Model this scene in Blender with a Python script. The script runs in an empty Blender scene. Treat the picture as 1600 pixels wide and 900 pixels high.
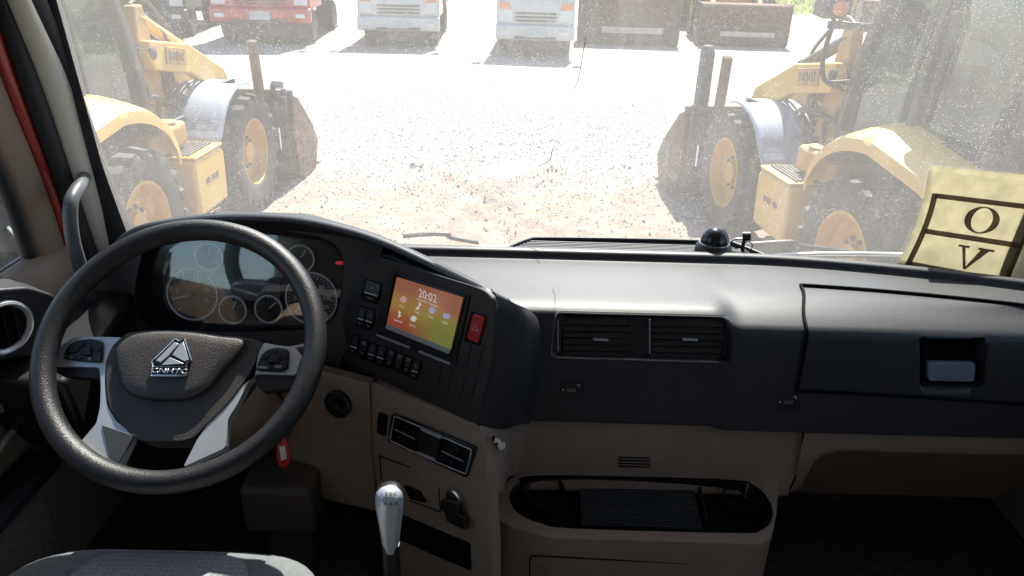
import bpy, bmesh, math, random
from mathutils import Vector, Matrix
R_ = math.radians
rnd = random.Random(7)
scene = bpy.context.scene
COL = scene.collection

# ------------------------------------------------------------------ camera, sky, sun, exposure
H = 2.5                       # camera height above the yard
F_PX, PITCH, ROLL = 1150.0, R_(25.0), R_(1.5)
_F = Vector((0, math.cos(PITCH), -math.sin(PITCH)))
_U0 = Vector((0, math.sin(PITCH), math.cos(PITCH)))
_R0 = Vector((1, 0, 0))
_R = _R0 * math.cos(ROLL) + _U0 * math.sin(ROLL)
_U = _U0 * math.cos(ROLL) - _R0 * math.sin(ROLL)
CAM = Vector((0, 0, H))
cd = bpy.data.cameras.new('camera')
cam = bpy.data.objects.new('camera', cd)
COL.objects.link(cam)
cam.matrix_world = Matrix(((_R.x, _U.x, -_F.x, CAM.x), (_R.y, _U.y, -_F.y, CAM.y), (_R.z, _U.z, -_F.z, CAM.z), (0, 0, 0, 1)))
cd.sensor_width = 36.0
cd.lens = 36.0 * F_PX / 1600.0
cd.clip_start, cd.clip_end = 0.02, 3000.0
scene.camera = cam

SUN_EL, SUN_AZ = R_(52.0), R_(9.0)
world = bpy.data.worlds.new('World')
scene.world = world
world.use_nodes = True
wn = world.node_tree.nodes
wn.clear()
sky = wn.new('ShaderNodeTexSky')
sky.sky_type = 'NISHITA'
sky.sun_disc = False
sky.sun_elevation = SUN_EL
sky.sun_rotation = SUN_AZ
bg = wn.new('ShaderNodeBackground')
bg.inputs['Strength'].default_value = 0.12
wo = wn.new('ShaderNodeOutputWorld')
world.node_tree.links.new(sky.outputs[0], bg.inputs[0])
world.node_tree.links.new(bg.outputs[0], wo.inputs[0])
sd = bpy.data.lights.new('sun', 'SUN')
sd.energy = 5.0
sd.angle = R_(0.53)
sd.color = (1.0, 0.95, 0.87)
sun = bpy.data.objects.new('sun', sd)
COL.objects.link(sun)
sdir = Vector((math.sin(SUN_AZ) * math.cos(SUN_EL), math.cos(SUN_AZ) * math.cos(SUN_EL), math.sin(SUN_EL)))
sun.rotation_euler = sdir.to_track_quat('Z', 'Y').to_euler()
sun.location = sdir * 40
vs = scene.view_settings
vs.view_transform = 'Standard'
vs.look = 'None'
vs.exposure = 1.48
vs.gamma = 1.0
vs.use_curve_mapping = False
cy = scene.cycles
cy.use_denoising = True
cy.max_bounces = 10
cy.diffuse_bounces = 5
cy.glossy_bounces = 4
cy.transparent_max_bounces = 24
cy.transmission_bounces = 6
cy.caustics_reflective = False
cy.caustics_refractive = False
cy.sample_clamp_indirect = 8.0

# ------------------------------------------------------------------ photo pixel -> direction -> point on a real surface
def ray(px, py):
    return _F + _R * ((px - 800) / F_PX) + _U * ((450 - py) / F_PX)
def atY(px, py, Y):
    d = ray(px, py); return CAM + d * (Y / d.y)
def atX(px, py, X):
    d = ray(px, py); return CAM + d * (X / d.x)
def atZ(px, py, Z):
    d = ray(px, py); return CAM + d * ((Z - H) / d.z)
def c(x, y, z):
    return Vector((x, y, z + H))
class Pl:
    """a plane of the cab furniture; normal turned towards the seats"""
    def __init__(s, a, b, d):
        s.p = a.copy(); n = (b - a).cross(d - a).normalized()
        if n.dot(CAM - a) < 0: n = -n
        s.n = n
    def on(s, px, py, off=0.0):
        d = ray(px, py); p0 = s.p + s.n * off
        return CAM + d * ((p0 - CAM).dot(s.n) / d.dot(s.n))

# ------------------------------------------------------------------ mesh builder
def cr(pts, n):
    """Catmull-Rom through a list of Vectors / tuples, n samples per span"""
    pts = [Vector(p) for p in pts]
    out = []
    for i in range(len(pts) - 1):
        p1, p2 = pts[i], pts[i + 1]
        p0 = pts[i - 1] if i else p1 * 2 - p2
        p3 = pts[i + 2] if i + 2 < len(pts) else p2 * 2 - p1
        for k in range(n):
            t = k / n
            out.append(0.5 * ((2 * p1) + (p2 - p0) * t + (2 * p0 - 5 * p1 + 4 * p2 - p3) * t * t + (3 * p1 - p0 - 3 * p2 + p3) * t ** 3))
    out.append(pts[-1])
    return out
def crc(pts, n):
    pts = [Vector(p) for p in pts]; m = len(pts); out = []
    for i in range(m):
        p0, p1, p2, p3 = pts[i - 1], pts[i], pts[(i + 1) % m], pts[(i + 2) % m]
        for k in range(n):
            t = k / n
            out.append(0.5 * ((2 * p1) + (p2 - p0) * t + (2 * p0 - 5 * p1 + 4 * p2 - p3) * t * t + (3 * p1 - p0 - 3 * p2 + p3) * t ** 3))
    return out
def rpoly(pts, r, seg=4):
    """round the corners of a 2-D polygon"""
    out = []; n = len(pts)
    for i in range(n):
        p = Vector(pts[i]); a = Vector(pts[i - 1]); b = Vector(pts[(i + 1) % n])
        la, lb = (a - p).length, (b - p).length
        q = min(r, la * .48, lb * .48)
        s, e = p + (a - p).normalized() * q, p + (b - p).normalized() * q
        for k in range(seg + 1):
            t = k / seg
            out.append(tuple(s * (1 - t) ** 2 + p * 2 * t * (1 - t) + e * t * t))
    return out
class MB:
    def __init__(s): s.v = []; s.f = []
    def add(s, vs, fs):
        b = len(s.v); s.v += [Vector(q) for q in vs]; s.f += [tuple(i + b for i in q) for q in fs]; return s
    def box(s, cx, cy_, cz, sx, sy, sz, rot=None, taper=1.0):
        hx, hy, hz = sx / 2, sy / 2, sz / 2
        vs_ = [Vector((a * hx * (taper if d > 0 else 1), b * hy * (taper if d > 0 else 1), d * hz)) for d in (-1, 1) for b in (-1, 1) for a in (-1, 1)]
        if rot is not None: vs_ = [rot @ q for q in vs_]
        o = Vector((cx, cy_, cz))
        return s.add([q + o for q in vs_], [(0, 2, 3, 1), (4, 5, 7, 6), (0, 1, 5, 4), (2, 6, 7, 3), (0, 4, 6, 2), (1, 3, 7, 5)])
    def bar(s, a, b, w, h, up=Vector((0, 0, 1))):
        a, b = Vector(a), Vector(b); d = (b - a).normalized()
        x = d.cross(up)
        if x.length < 1e-4: x = d.cross(Vector((0, 1, 0)))
        x.normalize(); u = x.cross(d)
        vs_ = [p + x * (w / 2 * i) + u * (h / 2 * j) for p in (a, b) for i, j in ((-1, -1), (1, -1), (1, 1), (-1, 1))]
        return s.add(vs_, [(3, 2, 1, 0), (4, 5, 6, 7), (0, 1, 5, 4), (1, 2, 6, 5), (2, 3, 7, 6), (3, 0, 4, 7)])
    def prism(s, poly, vec):
        n = len(poly); vec = Vector(vec); p = [Vector(q) for q in poly]
        return s.add(p + [q + vec for q in p], [tuple(range(n)), tuple(range(2 * n - 1, n - 1, -1))] + [(i, i + n, (i + 1) % n + n, (i + 1) % n) for i in range(n)])
    def tube(s, path, r, n=8, closed=False, cap=True):
        path = [Vector(q) for q in path]; m = len(path); rs = r if isinstance(r, (list, tuple)) else [r] * m
        vs_ = []; prev = None
        for i, q in enumerate(path):
            if closed: d = path[(i + 1) % m] - path[i - 1]
            else: d = path[min(i + 1, m - 1)] - path[max(i - 1, 0)]
            d.normalize()
            if prev is None:
                x = d.cross(Vector((0, 0, 1)))
                if x.length < .1: x = d.cross(Vector((0, 1, 0)))
            else: x = prev - d * prev.dot(d)
            x.normalize(); prev = x; y = d.cross(x)
            for k in range(n):
                a = 2 * math.pi * k / n
                vs_.append(q + x * math.cos(a) * rs[i] + y * math.sin(a) * rs[i])
        fs = []
        for i in range(m if closed else m - 1):
            j = (i + 1) % m
            for k in range(n):
                l = (k + 1) % n; fs.append((i * n + k, i * n + l, j * n + l, j * n + k))
        if cap and not closed: fs += [tuple(range(n - 1, -1, -1)), tuple((m - 1) * n + k for k in range(n))]
        return s.add(vs_, fs)
    def lathe(s, prof, n=32, o=(0, 0, 0), axis=(0, 0, 1), closed=False, cap=True):
        """prof: (radius, height along axis)"""
        o = Vector(o); ax = Vector(axis).normalized(); x = ax.cross(Vector((0, 0, 1)))
        if x.length < .1: x = Vector((1, 0, 0))
        x.normalize(); y = ax.cross(x); m = len(prof)
        vs_ = [o + ax * h + (x * math.cos(2 * math.pi * k / n) + y * math.sin(2 * math.pi * k / n)) * r for r, h in prof for k in range(n)]
        fs = []
        for i in range(m if closed else m - 1):
            j = (i + 1) % m
            for k in range(n):
                l = (k + 1) % n; fs.append((i * n + k, i * n + l, j * n + l, j * n + k))
        if not closed and cap:
            if prof[0][0] > 1e-5: fs.append(tuple(range(n - 1, -1, -1)))
            if prof[-1][0] > 1e-5: fs.append(tuple((m - 1) * n + k for k in range(n)))
        return s.add(vs_, fs)
    def grid(s, rows, wrap=False):
        m, n = len(rows), len(rows[0]); vs_ = [q for r in rows for q in r]
        fs = [(i * n + k, i * n + k + 1, (i + 1) * n + k + 1, (i + 1) * n + k) for i in range(m - 1) for k in range(n - 1)]
        if wrap: fs += [((m - 1) * n + k, (m - 1) * n + k + 1, k + 1, k) for k in range(n - 1)]
        return s.add(vs_, fs)
    def ringloft(s, rings, cap=True):
        m, n = len(rings), len(rings[0]); vs_ = [q for r in rings for q in r]
        fs = [(i * n + k, i * n + (k + 1) % n, (i + 1) * n + (k + 1) % n, (i + 1) * n + k) for i in range(m - 1) for k in range(n)]
        if cap: fs += [tuple(range(n - 1, -1, -1)), tuple((m - 1) * n + k for k in range(n))]
        return s.add(vs_, fs)
    def slab(s, pl, px, thick, off=0.0):
        p = [pl.on(q[0], q[1], off) for q in px]
        return s.prism(p, -pl.n * thick)
    def sink(s, pl, px, depth, front=.03):
        """cutter: outline lies on the plane as seen, walls run along its normal"""
        return s.prism([pl.on(q[0], q[1], 0) + pl.n * front for q in px], -pl.n * (depth + front))
    def mesh(s, name):
        me = bpy.data.meshes.new(name)
        me.from_pydata([tuple(q) for q in s.v], [], s.f)
        bm = bmesh.new(); bm.from_mesh(me)
        bmesh.ops.remove_doubles(bm, verts=bm.verts, dist=1e-6)
        bmesh.ops.recalc_face_normals(bm, faces=bm.faces)
        bm.to_mesh(me); bm.free()
        return me
def obj(name, mb, mt, parent=None, bevel=0, seg=2, sharp=38, sub=0, solid=0):
    me = mb.mesh(name) if isinstance(mb, MB) else mb
    if mt: me.materials.append(mt)
    me.polygons.foreach_set('use_smooth', [True] * len(me.polygons))
    me.set_sharp_from_angle(angle=R_(sharp))
    o = bpy.data.objects.new(name, me); COL.objects.link(o)
    if parent is not None:
        o.parent = parent
        if parent.get('_w'): o.matrix_parent_inverse = Matrix.Translation(-Vector(parent.location))
    if solid:
        md = o.modifiers.new('solid', 'SOLIDIFY'); md.thickness = solid; md.offset = 0
    if bevel:
        md = o.modifiers.new('bevel', 'BEVEL'); md.width = bevel; md.segments = seg; md.limit_method = 'ANGLE'; md.angle_limit = R_(32)
    if sub:
        md = o.modifiers.new('sub', 'SUBSURF'); md.levels = sub; md.render_levels = sub
    return o
def tag(o, label, cat, group=None, kind=None):
    if label: o['label'] = label
    if cat: o['category'] = cat
    if group: o['group'] = group
    if kind: o['kind'] = kind
    return o
def thing(name, loc, label, cat, group=None, rotz=0.0, world=False):
    o = bpy.data.objects.new(name, None); o.empty_display_size = .1
    COL.objects.link(o); o.location = loc; o.rotation_euler = (0, 0, rotz)
    if world: o['_w'] = 1       # its parts are given in place, not in the thing's own frame
    return tag(o, label, cat, group)
def cut(o, cutter):
    """boolean difference, applied at once"""
    me = cutter.mesh('cutter'); q = bpy.data.objects.new('cutter', me); COL.objects.link(q)
    md = o.modifiers.new('b', 'BOOLEAN'); md.object = q; md.operation = 'DIFFERENCE'; md.solver = 'EXACT'
    dg = bpy.context.evaluated_depsgraph_get()
    par, inv = o.parent, o.matrix_parent_inverse.copy()
    nm = bpy.data.meshes.new_from_object(o.evaluated_get(dg), depsgraph=dg)
    o.modifiers.clear(); old = o.data; o.data = nm; bpy.data.meshes.remove(old)
    bpy.data.objects.remove(q); bpy.data.meshes.remove(me)
    nm.polygons.foreach_set('use_smooth', [True] * len(nm.polygons)); nm.set_sharp_from_angle(angle=R_(35))
    wn_ = o.modifiers.new('wn', 'WEIGHTED_NORMAL'); wn_.keep_sharp = True; wn_.weight = 80
def text(name, s, origin, xd, yd, size, mt, parent, lift=0.0, ext=0.0, align='CENTER', sx=1.0, bold=0.0):
    cu = bpy.data.curves.new('t', 'FONT'); cu.body = s; cu.size = 1.0; cu.align_x = align; cu.align_y = 'CENTER'
    cu.extrude = 0.0; cu.offset = bold; cu.resolution_u = 3
    t = bpy.data.objects.new('t', cu); COL.objects.link(t)
    dg = bpy.context.evaluated_depsgraph_get()
    me = bpy.data.meshes.new_from_object(t.evaluated_get(dg), depsgraph=dg)
    bpy.data.objects.remove(t); bpy.data.curves.remove(cu)
    xd = Vector(xd).normalized(); yd = Vector(yd); yd = (yd - xd * yd.dot(xd)).normalized(); n = xd.cross(yd)
    o0 = Vector(origin) + n * lift
    for v in me.vertices:
        v.co = o0 + xd * (v.co.x * size * sx) + yd * (v.co.y * size) + n * (v.co.z * size)
    me.name = name; me.materials.clear(); me.materials.append(mt)
    o = bpy.data.objects.new(name, me); COL.objects.link(o)
    if parent is not None:
        o.parent = parent
        if parent.get('_w'): o.matrix_parent_inverse = Matrix.Translation(-Vector(parent.location))
    if ext:
        md = o.modifiers.new('solid', 'SOLIDIFY'); md.thickness = ext; md.offset = 0
    return o
def copy_tree(o, parent=None):
    q = o.copy(); COL.objects.link(q)
    if parent is not None: q.parent = parent
    for ch in list(o.children): copy_tree(ch, q)
    return q

# ------------------------------------------------------------------ materials
def mat(name, col, rough=.5, metal=0.0, spec=.5, var=0.0, vscale=8.0, col2=None, bump=0.0, bscale=400.0, coat=0.0, sheen=0.0, dust=0.0, dcol=(.36, .31, .25), dscale=5.0):
    m = bpy.data.materials.new(name); m.use_nodes = True; nt = m.node_tree; N = nt.nodes; L = nt.links
    b = N['Principled BSDF']
    b.inputs['Base Color'].default_value = (*col, 1); b.inputs['Roughness'].default_value = rough
    b.inputs['Metallic'].default_value = metal; b.inputs['Specular IOR Level'].default_value = spec
    b.inputs['Coat Weight'].default_value = coat; b.inputs['Coat Roughness'].default_value = .12
    b.inputs['Sheen Weight'].default_value = sheen
    tc = N.new('ShaderNodeNewGeometry') if False else N.new('ShaderNodeTexCoord')
    last = None
    if var or col2:
        nz = N.new('ShaderNodeTexNoise'); nz.inputs['Scale'].default_value = vscale; nz.inputs['Detail'].default_value = 8; nz.inputs['Roughness'].default_value = .65
        L.new(tc.outputs['Object'], nz.inputs['Vector'])
        rp = N.new('ShaderNodeValToRGB'); rp.color_ramp.elements[0].position = .36; rp.color_ramp.elements[1].position = .66
        c2 = col2 or tuple(min(1, q * (1 + var)) for q in col); c1 = col if col2 else tuple(q * (1 - var) for q in col)
        rp.color_ramp.elements[0].color = (*c1, 1); rp.color_ramp.elements[1].color = (*c2, 1)
        L.new(nz.outputs['Fac'], rp.inputs['Fac']); last = rp.outputs['Color']
    if dust:
        nd = N.new('ShaderNodeTexNoise'); nd.inputs['Scale'].default_value = dscale; nd.inputs['Detail'].default_value = 10; nd.inputs['Roughness'].default_value = .7
        L.new(tc.outputs['Object'], nd.inputs['Vector'])
        mr = N.new('ShaderNodeMapRange'); mr.inputs['From Min'].default_value = .35; mr.inputs['From Max'].default_value = .75; mr.inputs['To Max'].default_value = dust
        L.new(nd.outputs['Fac'], mr.inputs['Value'])
        mx = N.new('ShaderNodeMix'); mx.data_type = 'RGBA'
        mx.inputs['B'].default_value = (*dcol, 1)
        if last is not None: L.new(last, mx.inputs['A'])
        else: mx.inputs['A'].default_value = (*col, 1)
        L.new(mr.outputs['Result'], mx.inputs['Factor']); last = mx.outputs['Result']
        ra = N.new('ShaderNodeMapRange'); ra.inputs['To Min'].default_value = rough; ra.inputs['To Max'].default_value = min(1, rough + .35)
        L.new(mr.outputs['Result'], ra.inputs['Value']); L.new(ra.outputs['Result'], b.inputs['Roughness'])
    if last is not None: L.new(last, b.inputs['Base Color'])
    if bump:
        nb = N.new('ShaderNodeTexNoise'); nb.inputs['Scale'].default_value = bscale; nb.inputs['Detail'].default_value = 3
        L.new(tc.outputs['Object'], nb.inputs['Vector'])
        bp = N.new('ShaderNodeBump'); bp.inputs['Strength'].default_value = bump; bp.inputs['Distance'].default_value = .4 / bscale
        L.new(nb.outputs['Fac'], bp.inputs['Height']); L.new(bp.outputs['Normal'], b.inputs['Normal'])
    return m
def emis(name, col, s):
    m = bpy.data.materials.new(name); m.use_nodes = True; N = m.node_tree.nodes
    b = N['Principled BSDF']; b.inputs['Base Color'].default_value = (*[q * .3 for q in col], 1); b.inputs['Roughness'].default_value = .3
    b.inputs['Emission Color'].default_value = (*col, 1); b.inputs['Emission Strength'].default_value = s
    return m
def glass(name, tint=(.9, .95, .93), dust=.08, speck=.5, sscale=260.0, dcol=(.85, .83, .78), gloss=.06, streak=.1):
    m = bpy.data.materials.new(name); m.use_nodes = True; nt = m.node_tree; N = nt.nodes; L = nt.links; N.clear()
    out = N.new('ShaderNodeOutputMaterial'); tr = N.new('ShaderNodeBsdfTransparent'); tr.inputs[0].default_value = (*tint, 1)
    tl = N.new('ShaderNodeBsdfTranslucent'); tl.inputs[0].default_value = (*dcol, 1)
    df = N.new('ShaderNodeBsdfDiffuse'); df.inputs[0].default_value = (*dcol, 1)
    m0 = N.new('ShaderNodeMixShader'); m0.inputs[0].default_value = .35
    L.new(tl.outputs[0], m0.inputs[1]); L.new(df.outputs[0], m0.inputs[2])
    tc = N.new('ShaderNodeTexCoord')
    def noise(sc, det=6, rough=.6, vec=None):
        n = N.new('ShaderNodeTexNoise'); n.inputs['Scale'].default_value = sc; n.inputs['Detail'].default_value = det; n.inputs['Roughness'].default_value = rough
        L.new(vec or tc.outputs['Object'], n.inputs['Vector']); return n.outputs['Fac']
    def mrange(v, a, b_, lo, hi):
        q = N.new('ShaderNodeMapRange'); q.inputs['From Min'].default_value = a; q.inputs['From Max'].default_value = b_
        q.inputs['To Min'].default_value = lo; q.inputs['To Max'].default_value = hi; L.new(v, q.inputs['Value']); return q.outputs['Result']
    def mth(op, a, b_):
        q = N.new('ShaderNodeMath'); q.operation = op; q.use_clamp = op == 'ADD'
        for i, w in enumerate((a, b_)):
            if isinstance(w, (int, float)): q.inputs[i].default_value = w
            else: L.new(w, q.inputs[i])
        return q.outputs[0]
    vo = N.new('ShaderNodeTexVoronoi'); vo.inputs['Scale'].default_value = sscale; L.new(tc.outputs['Object'], vo.inputs['Vector'])
    sp = mrange(vo.outputs['Distance'], .08, .36, 1.0, 0.0)
    pick = N.new('ShaderNodeSeparateColor'); L.new(vo.outputs['Color'], pick.inputs[0])
    sp = mth('MULTIPLY', sp, mrange(pick.outputs[0], .35, .95, 0.0, speck))
    big = mrange(noise(5.0, 5, .6), .36, .70, .62, 1.0)
    sp = mth('MULTIPLY', sp, mrange(noise(9.0, 6, .7), .38, .66, .15, 1.0))
    mp = N.new('ShaderNodeMapping'); mp.inputs['Scale'].default_value = (26, 26, 1.1); L.new(tc.outputs['Object'], mp.inputs['Vector'])
    stv = mrange(noise(1.0, 5, .65, mp.outputs['Vector']), .52, .80, 0.0, streak)
    fac = mth('ADD', mth('ADD', sp, stv), mth('MULTIPLY', big, dust))
    fac = mth('ADD', fac, dust * .5)
    m1 = N.new('ShaderNodeMixShader'); L.new(fac, m1.inputs[0]); L.new(tr.outputs[0], m1.inputs[1]); L.new(m0.outputs[0], m1.inputs[2])
    gl = N.new('ShaderNodeBsdfGlossy'); gl.inputs['Roughness'].default_value = .03
    lw = N.new('ShaderNodeLayerWeight'); lw.inputs['Blend'].default_value = .5
    sch = mth('ADD', mth('MULTIPLY', mth('POWER', lw.outputs['Facing'], 5.0), .8), gloss)
    m2 = N.new('ShaderNodeMixShader'); L.new(sch, m2.inputs[0]); L.new(m1.outputs[0], m2.inputs[1]); L.new(gl.outputs[0], m2.inputs[2])
    L.new(m2.outputs[0], out.inputs[0])
    return m

MT = {}
MT['dash'] = mat('dash_plastic', (.017, .018, .024), .45, spec=.42, bump=.35, bscale=900, dust=.09, dscale=260, dcol=(.34, .32, .30))
MT['dash2'] = mat('console_plastic', (.030, .022, .024), .46, spec=.5, bump=.15, bscale=900)
MT['gloss_black'] = mat('gloss_black', (.008, .008, .010), .18, spec=.5)
MT['black'] = mat('black_plastic', (.010, .010, .011), .42, bump=.12, bscale=900)
MT['hole'] = mat('dark_recess', (.006, .006, .006), .8, spec=.1)
MT['beige'] = mat('beige_plastic', (.27, .192, .138), .55, spec=.4, var=.10, vscale=9, bump=.5, bscale=700, dust=.18, dscale=40, dcol=(.36, .31, .26))
MT['cream'] = mat('cream_trim', (.78, .74, .64), .5, spec=.4, bump=.2, bscale=900)
MT['door_trim'] = mat('door_trim', (.22, .16, .115), .65, bump=.3, bscale=700, var=.1)
MT['rubber'] = mat('rubber_seal', (.015, .016, .02), .6)
MT['redpaint'] = mat('red_paint', (.33, .016, .010), .3, coat=.5)
MT['silver'] = mat('silver_paint', (.56, .58, .61), .36, metal=.5)
MT['chrome'] = mat('chrome', (.8, .82, .85), .16, metal=1.0)
MT['wheel'] = mat('wheel_leather', (.013, .012, .013), .42, spec=.5, bump=1.0, bscale=420)
MT['pad'] = mat('airbag_plastic', (.050, .042, .039), .46, spec=.5, bump=.9, bscale=380)
MT['white_mark'] = mat('white_print', (.75, .75, .75), .6)
MT['grey_mark'] = mat('grey_print', (.32, .32, .33), .6)
MT['red_mark'] = mat('red_print', (.55, .05, .04), .5)
MT['hazard'] = mat('hazard_red', (.42, .02, .018), .4)
MT['seat'] = mat('seat_fabric', (.15, .16, .165), .95, spec=.1, sheen=.3, bump=.8, bscale=500, var=.12, vscale=60)
MT['fabric'] = mat('door_fabric', (.16, .14, .12), .95, spec=.1, bump=.6, bscale=500, var=.15, vscale=80)
MT['carpet'] = mat('carpet', (.055, .050, .046), .95, spec=.05, bump=.8, bscale=300, var=.3, vscale=50)
MT['liner'] = mat('roof_liner', (.58, .58, .60), .9, spec=.1)
# ------------------------------------------------------------------ the yard
from mathutils import noise as mnoise
def ground_mat():
    m = bpy.data.materials.new('yard_ground'); m.use_nodes = True; nt = m.node_tree; N = nt.nodes; L = nt.links
    b = N['Principled BSDF']; b.inputs['Roughness'].default_value = .95; b.inputs['Specular IOR Level'].default_value = .15
    tc = N.new('ShaderNodeTexCoord'); sep = N.new('ShaderNodeSeparateXYZ'); L.new(tc.outputs['Object'], sep.inputs[0])
    def noise(sc, det=8, r=.6):
        n = N.new('ShaderNodeTexNoise'); n.inputs['Scale'].default_value = sc; n.inputs['Detail'].default_value = det; n.inputs['Roughness'].default_value = r
        L.new(tc.outputs['Object'], n.inputs['Vector']); return n.outputs['Fac']
    def ramp(v, a, ca, b_, cb):
        r = N.new('ShaderNodeValToRGB'); r.color_ramp.elements[0].position = a; r.color_ramp.elements[1].position = b_
        r.color_ramp.elements[0].color = (*ca, 1); r.color_ramp.elements[1].color = (*cb, 1); L.new(v, r.inputs['Fac']); return r.outputs['Color']
    def mr(v, a, b_, lo=0., hi=1.):
        q = N.new('ShaderNodeMapRange'); q.inputs['From Min'].default_value = a; q.inputs['From Max'].default_value = b_; q.inputs['To Min'].default_value = lo; q.inputs['To Max'].default_value = hi
        L.new(v, q.inputs['Value']); return q.outputs['Result']
    def mth(op, a, b_):
        q = N.new('ShaderNodeMath'); q.operation = op
        for i, w in enumerate((a, b_)):
            if isinstance(w, (int, float)): q.inputs[i].default_value = w
            else: L.new(w, q.inputs[i])
        return q.outputs[0]
    def mix(f, a, b_):
        q = N.new('ShaderNodeMix'); q.data_type = 'RGBA'; L.new(f, q.inputs['Factor']); L.new(a, q.inputs['A']); L.new(b_, q.inputs['B']); return q.outputs['Result']
    dirt = ramp(noise(2.4, 10, .65), .35, (.235, .175, .136), .68, (.365, .300, .248))
    dirt = mix(mr(noise(30, 6, .7), .55, .8, 0, .55), dirt, ramp(noise(9), .3, (.13, .08, .055), .7, (.22, .15, .11)))
    vo = N.new('ShaderNodeTexVoronoi'); vo.inputs['Scale'].default_value = 24; L.new(tc.outputs['Object'], vo.inputs['Vector'])
    sc = N.new('ShaderNodeSeparateColor'); L.new(vo.outputs['Color'], sc.inputs[0])
    gravel = ramp(sc.outputs[0], .15, (.28, .262, .235), .9, (.47, .45, .415))
    far = ramp(noise(1.2, 8), .3, (.33, .29, .235), .7, (.44, .395, .335))
    wob = mth('ADD', sep.outputs['Y'], mth('MULTIPLY', mth('SUBTRACT', noise(.6, 6), .5), 5.0))
    col = mix(mr(wob, 7.9, 9.6), dirt, gravel)
    col = mix(mr(wob, 14.5, 17.0), col, far)
    grass = ramp(noise(3, 8), .3, (.10, .13, .03), .7, (.24, .26, .07))
    col = mix(mth('MULTIPLY', mr(wob, 33, 37), mr(sep.outputs['X'], 8.0, 11.0)), col, grass)
    L.new(col, b.inputs['Base Color'])
    bp = N.new('ShaderNodeBump'); bp.inputs['Strength'].default_value = .8; bp.inputs['Distance'].default_value = .03
    L.new(mth('ADD', noise(22, 8, .7), mth('MULTIPLY', sc.outputs[1], .4)), bp.inputs['Height']); L.new(bp.outputs['Normal'], b.inputs['Normal'])
    return m
def axis_pts(lo, hi, f0, f1, step, g=1.22):
    xs = []; x = f0
    while x < f1: xs.append(x); x += step
    xs.append(f1); s = step
    while xs[-1] < hi: s *= g; xs.append(xs[-1] + s)
    s = step
    while xs[0] > lo: s *= g; xs.insert(0, xs[0] - s)
    return xs
def track(x, y, path, w=.17):
    best = 9
    for i in range(len(path) - 1):
        (ax, ay), (bx, by) = path[i], path[i + 1]
        t = max(0, min(1, ((x - ax) * (bx - ax) + (y - ay) * (by - ay)) / ((bx - ax) ** 2 + (by - ay) ** 2)))
        d = math.hypot(x - ax - t * (bx - ax), y - ay - t * (by - ay))
        if d < best: best, s = d, i + t
    if best > w * 1.6: return 0
    e = max(0, 1 - (best / w) ** 4) if best < w else 0
    rim = math.exp(-((best - w * 1.15) / (w * .25)) ** 2)
    return -.05 * e + .03 * rim + .03 * e * (1 if (s * 7.0 + best * 6) % 1 < .4 else 0)
TRACKS = [[(-.9, 4.6), (-.75, 5.6), (-.55, 6.6), (-.2, 7.6), (.4, 8.8)], [(1.0, 4.6), (.75, 5.6), (.3, 6.6), (-.3, 7.6), (-1.2, 8.8)],
          [(.1, 4.6), (.0, 5.8), (.05, 7.0), (.3, 8.2)], [(1.45, 4.6), (1.35, 6.0), (1.3, 7.4), (1.4, 9.0)]]
def gz(x, y):
    z = .05 * mnoise.noise(Vector((x * .35, y * .35, 0))) if y > 3 else 0
    if 3.5 < y < 10 and abs(x) < 4.6:
        z += .022 * mnoise.noise(Vector((x * 2.1, y * 2.1, 3))) + .010 * mnoise.noise(Vector((x * 7, y * 7, 1)))
        if y < 9.2:
            for p in TRACKS: z += track(x, y, p)
    return z - .02
gx = axis_pts(-400, 400, -4.6, 4.6, .055)
gy = axis_pts(-300, 900, 3.5, 10.0, .055)
g = MB(); g.grid([[Vector((x, y, gz(x, y))) for x in gx] for y in gy])
go = obj('ground', g, ground_mat(), sharp=180); tag(go, None, None, kind='structure')

# loose gravel in the middle of the yard
MT['stone'] = mat('gravel_stone', (.36, .345, .325), .9, var=.0, col2=(.66, .645, .62), vscale=3.0)
g = MB(); rr = random.Random(3)
for i in range(19000):
    y = rr.gauss(10.6, 1.9) if i % 12 else rr.uniform(4.5, 9.0); x = rr.uniform(-4.6, 4.4) * (.55 + .45 * rr.random())
    if y < 4.5 or y > 16 or mnoise.noise(Vector((x * .5, y * .5, 5))) < -.22 + .1 * abs(y - 10.6) - .35: continue
    s = rr.uniform(.006, .018) * (1.35 if rr.random() < .12 else 1)
    z = gz(x, y); a = rr.random() * 6.28; q = [s * rr.uniform(.7, 1.3) for _ in range(6)]
    ca, sa = math.cos(a), math.sin(a)
    g.add([(x + ca * q[0], y + sa * q[0], z + s * .3), (x - sa * q[1], y + ca * q[1], z + s * .4), (x - ca * q[2], y - sa * q[2], z + s * .2), (x + sa * q[3], y - ca * q[3], z + s * .3),
           (x, y, z + q[4] * 1.1), (x, y, z - s * .4)], [(0, 1, 4), (1, 2, 4), (2, 3, 4), (3, 0, 4), (1, 0, 5), (2, 1, 5), (3, 2, 5), (0, 3, 5)])
me = bpy.data.meshes.new('gravel'); me.from_pydata([tuple(v) for v in g.v], [], g.f)
so = obj('gravel', me, MT['stone'], sharp=1); tag(so, 'loose grey gravel spread across the middle of the yard', 'gravel', kind='stuff')

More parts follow.
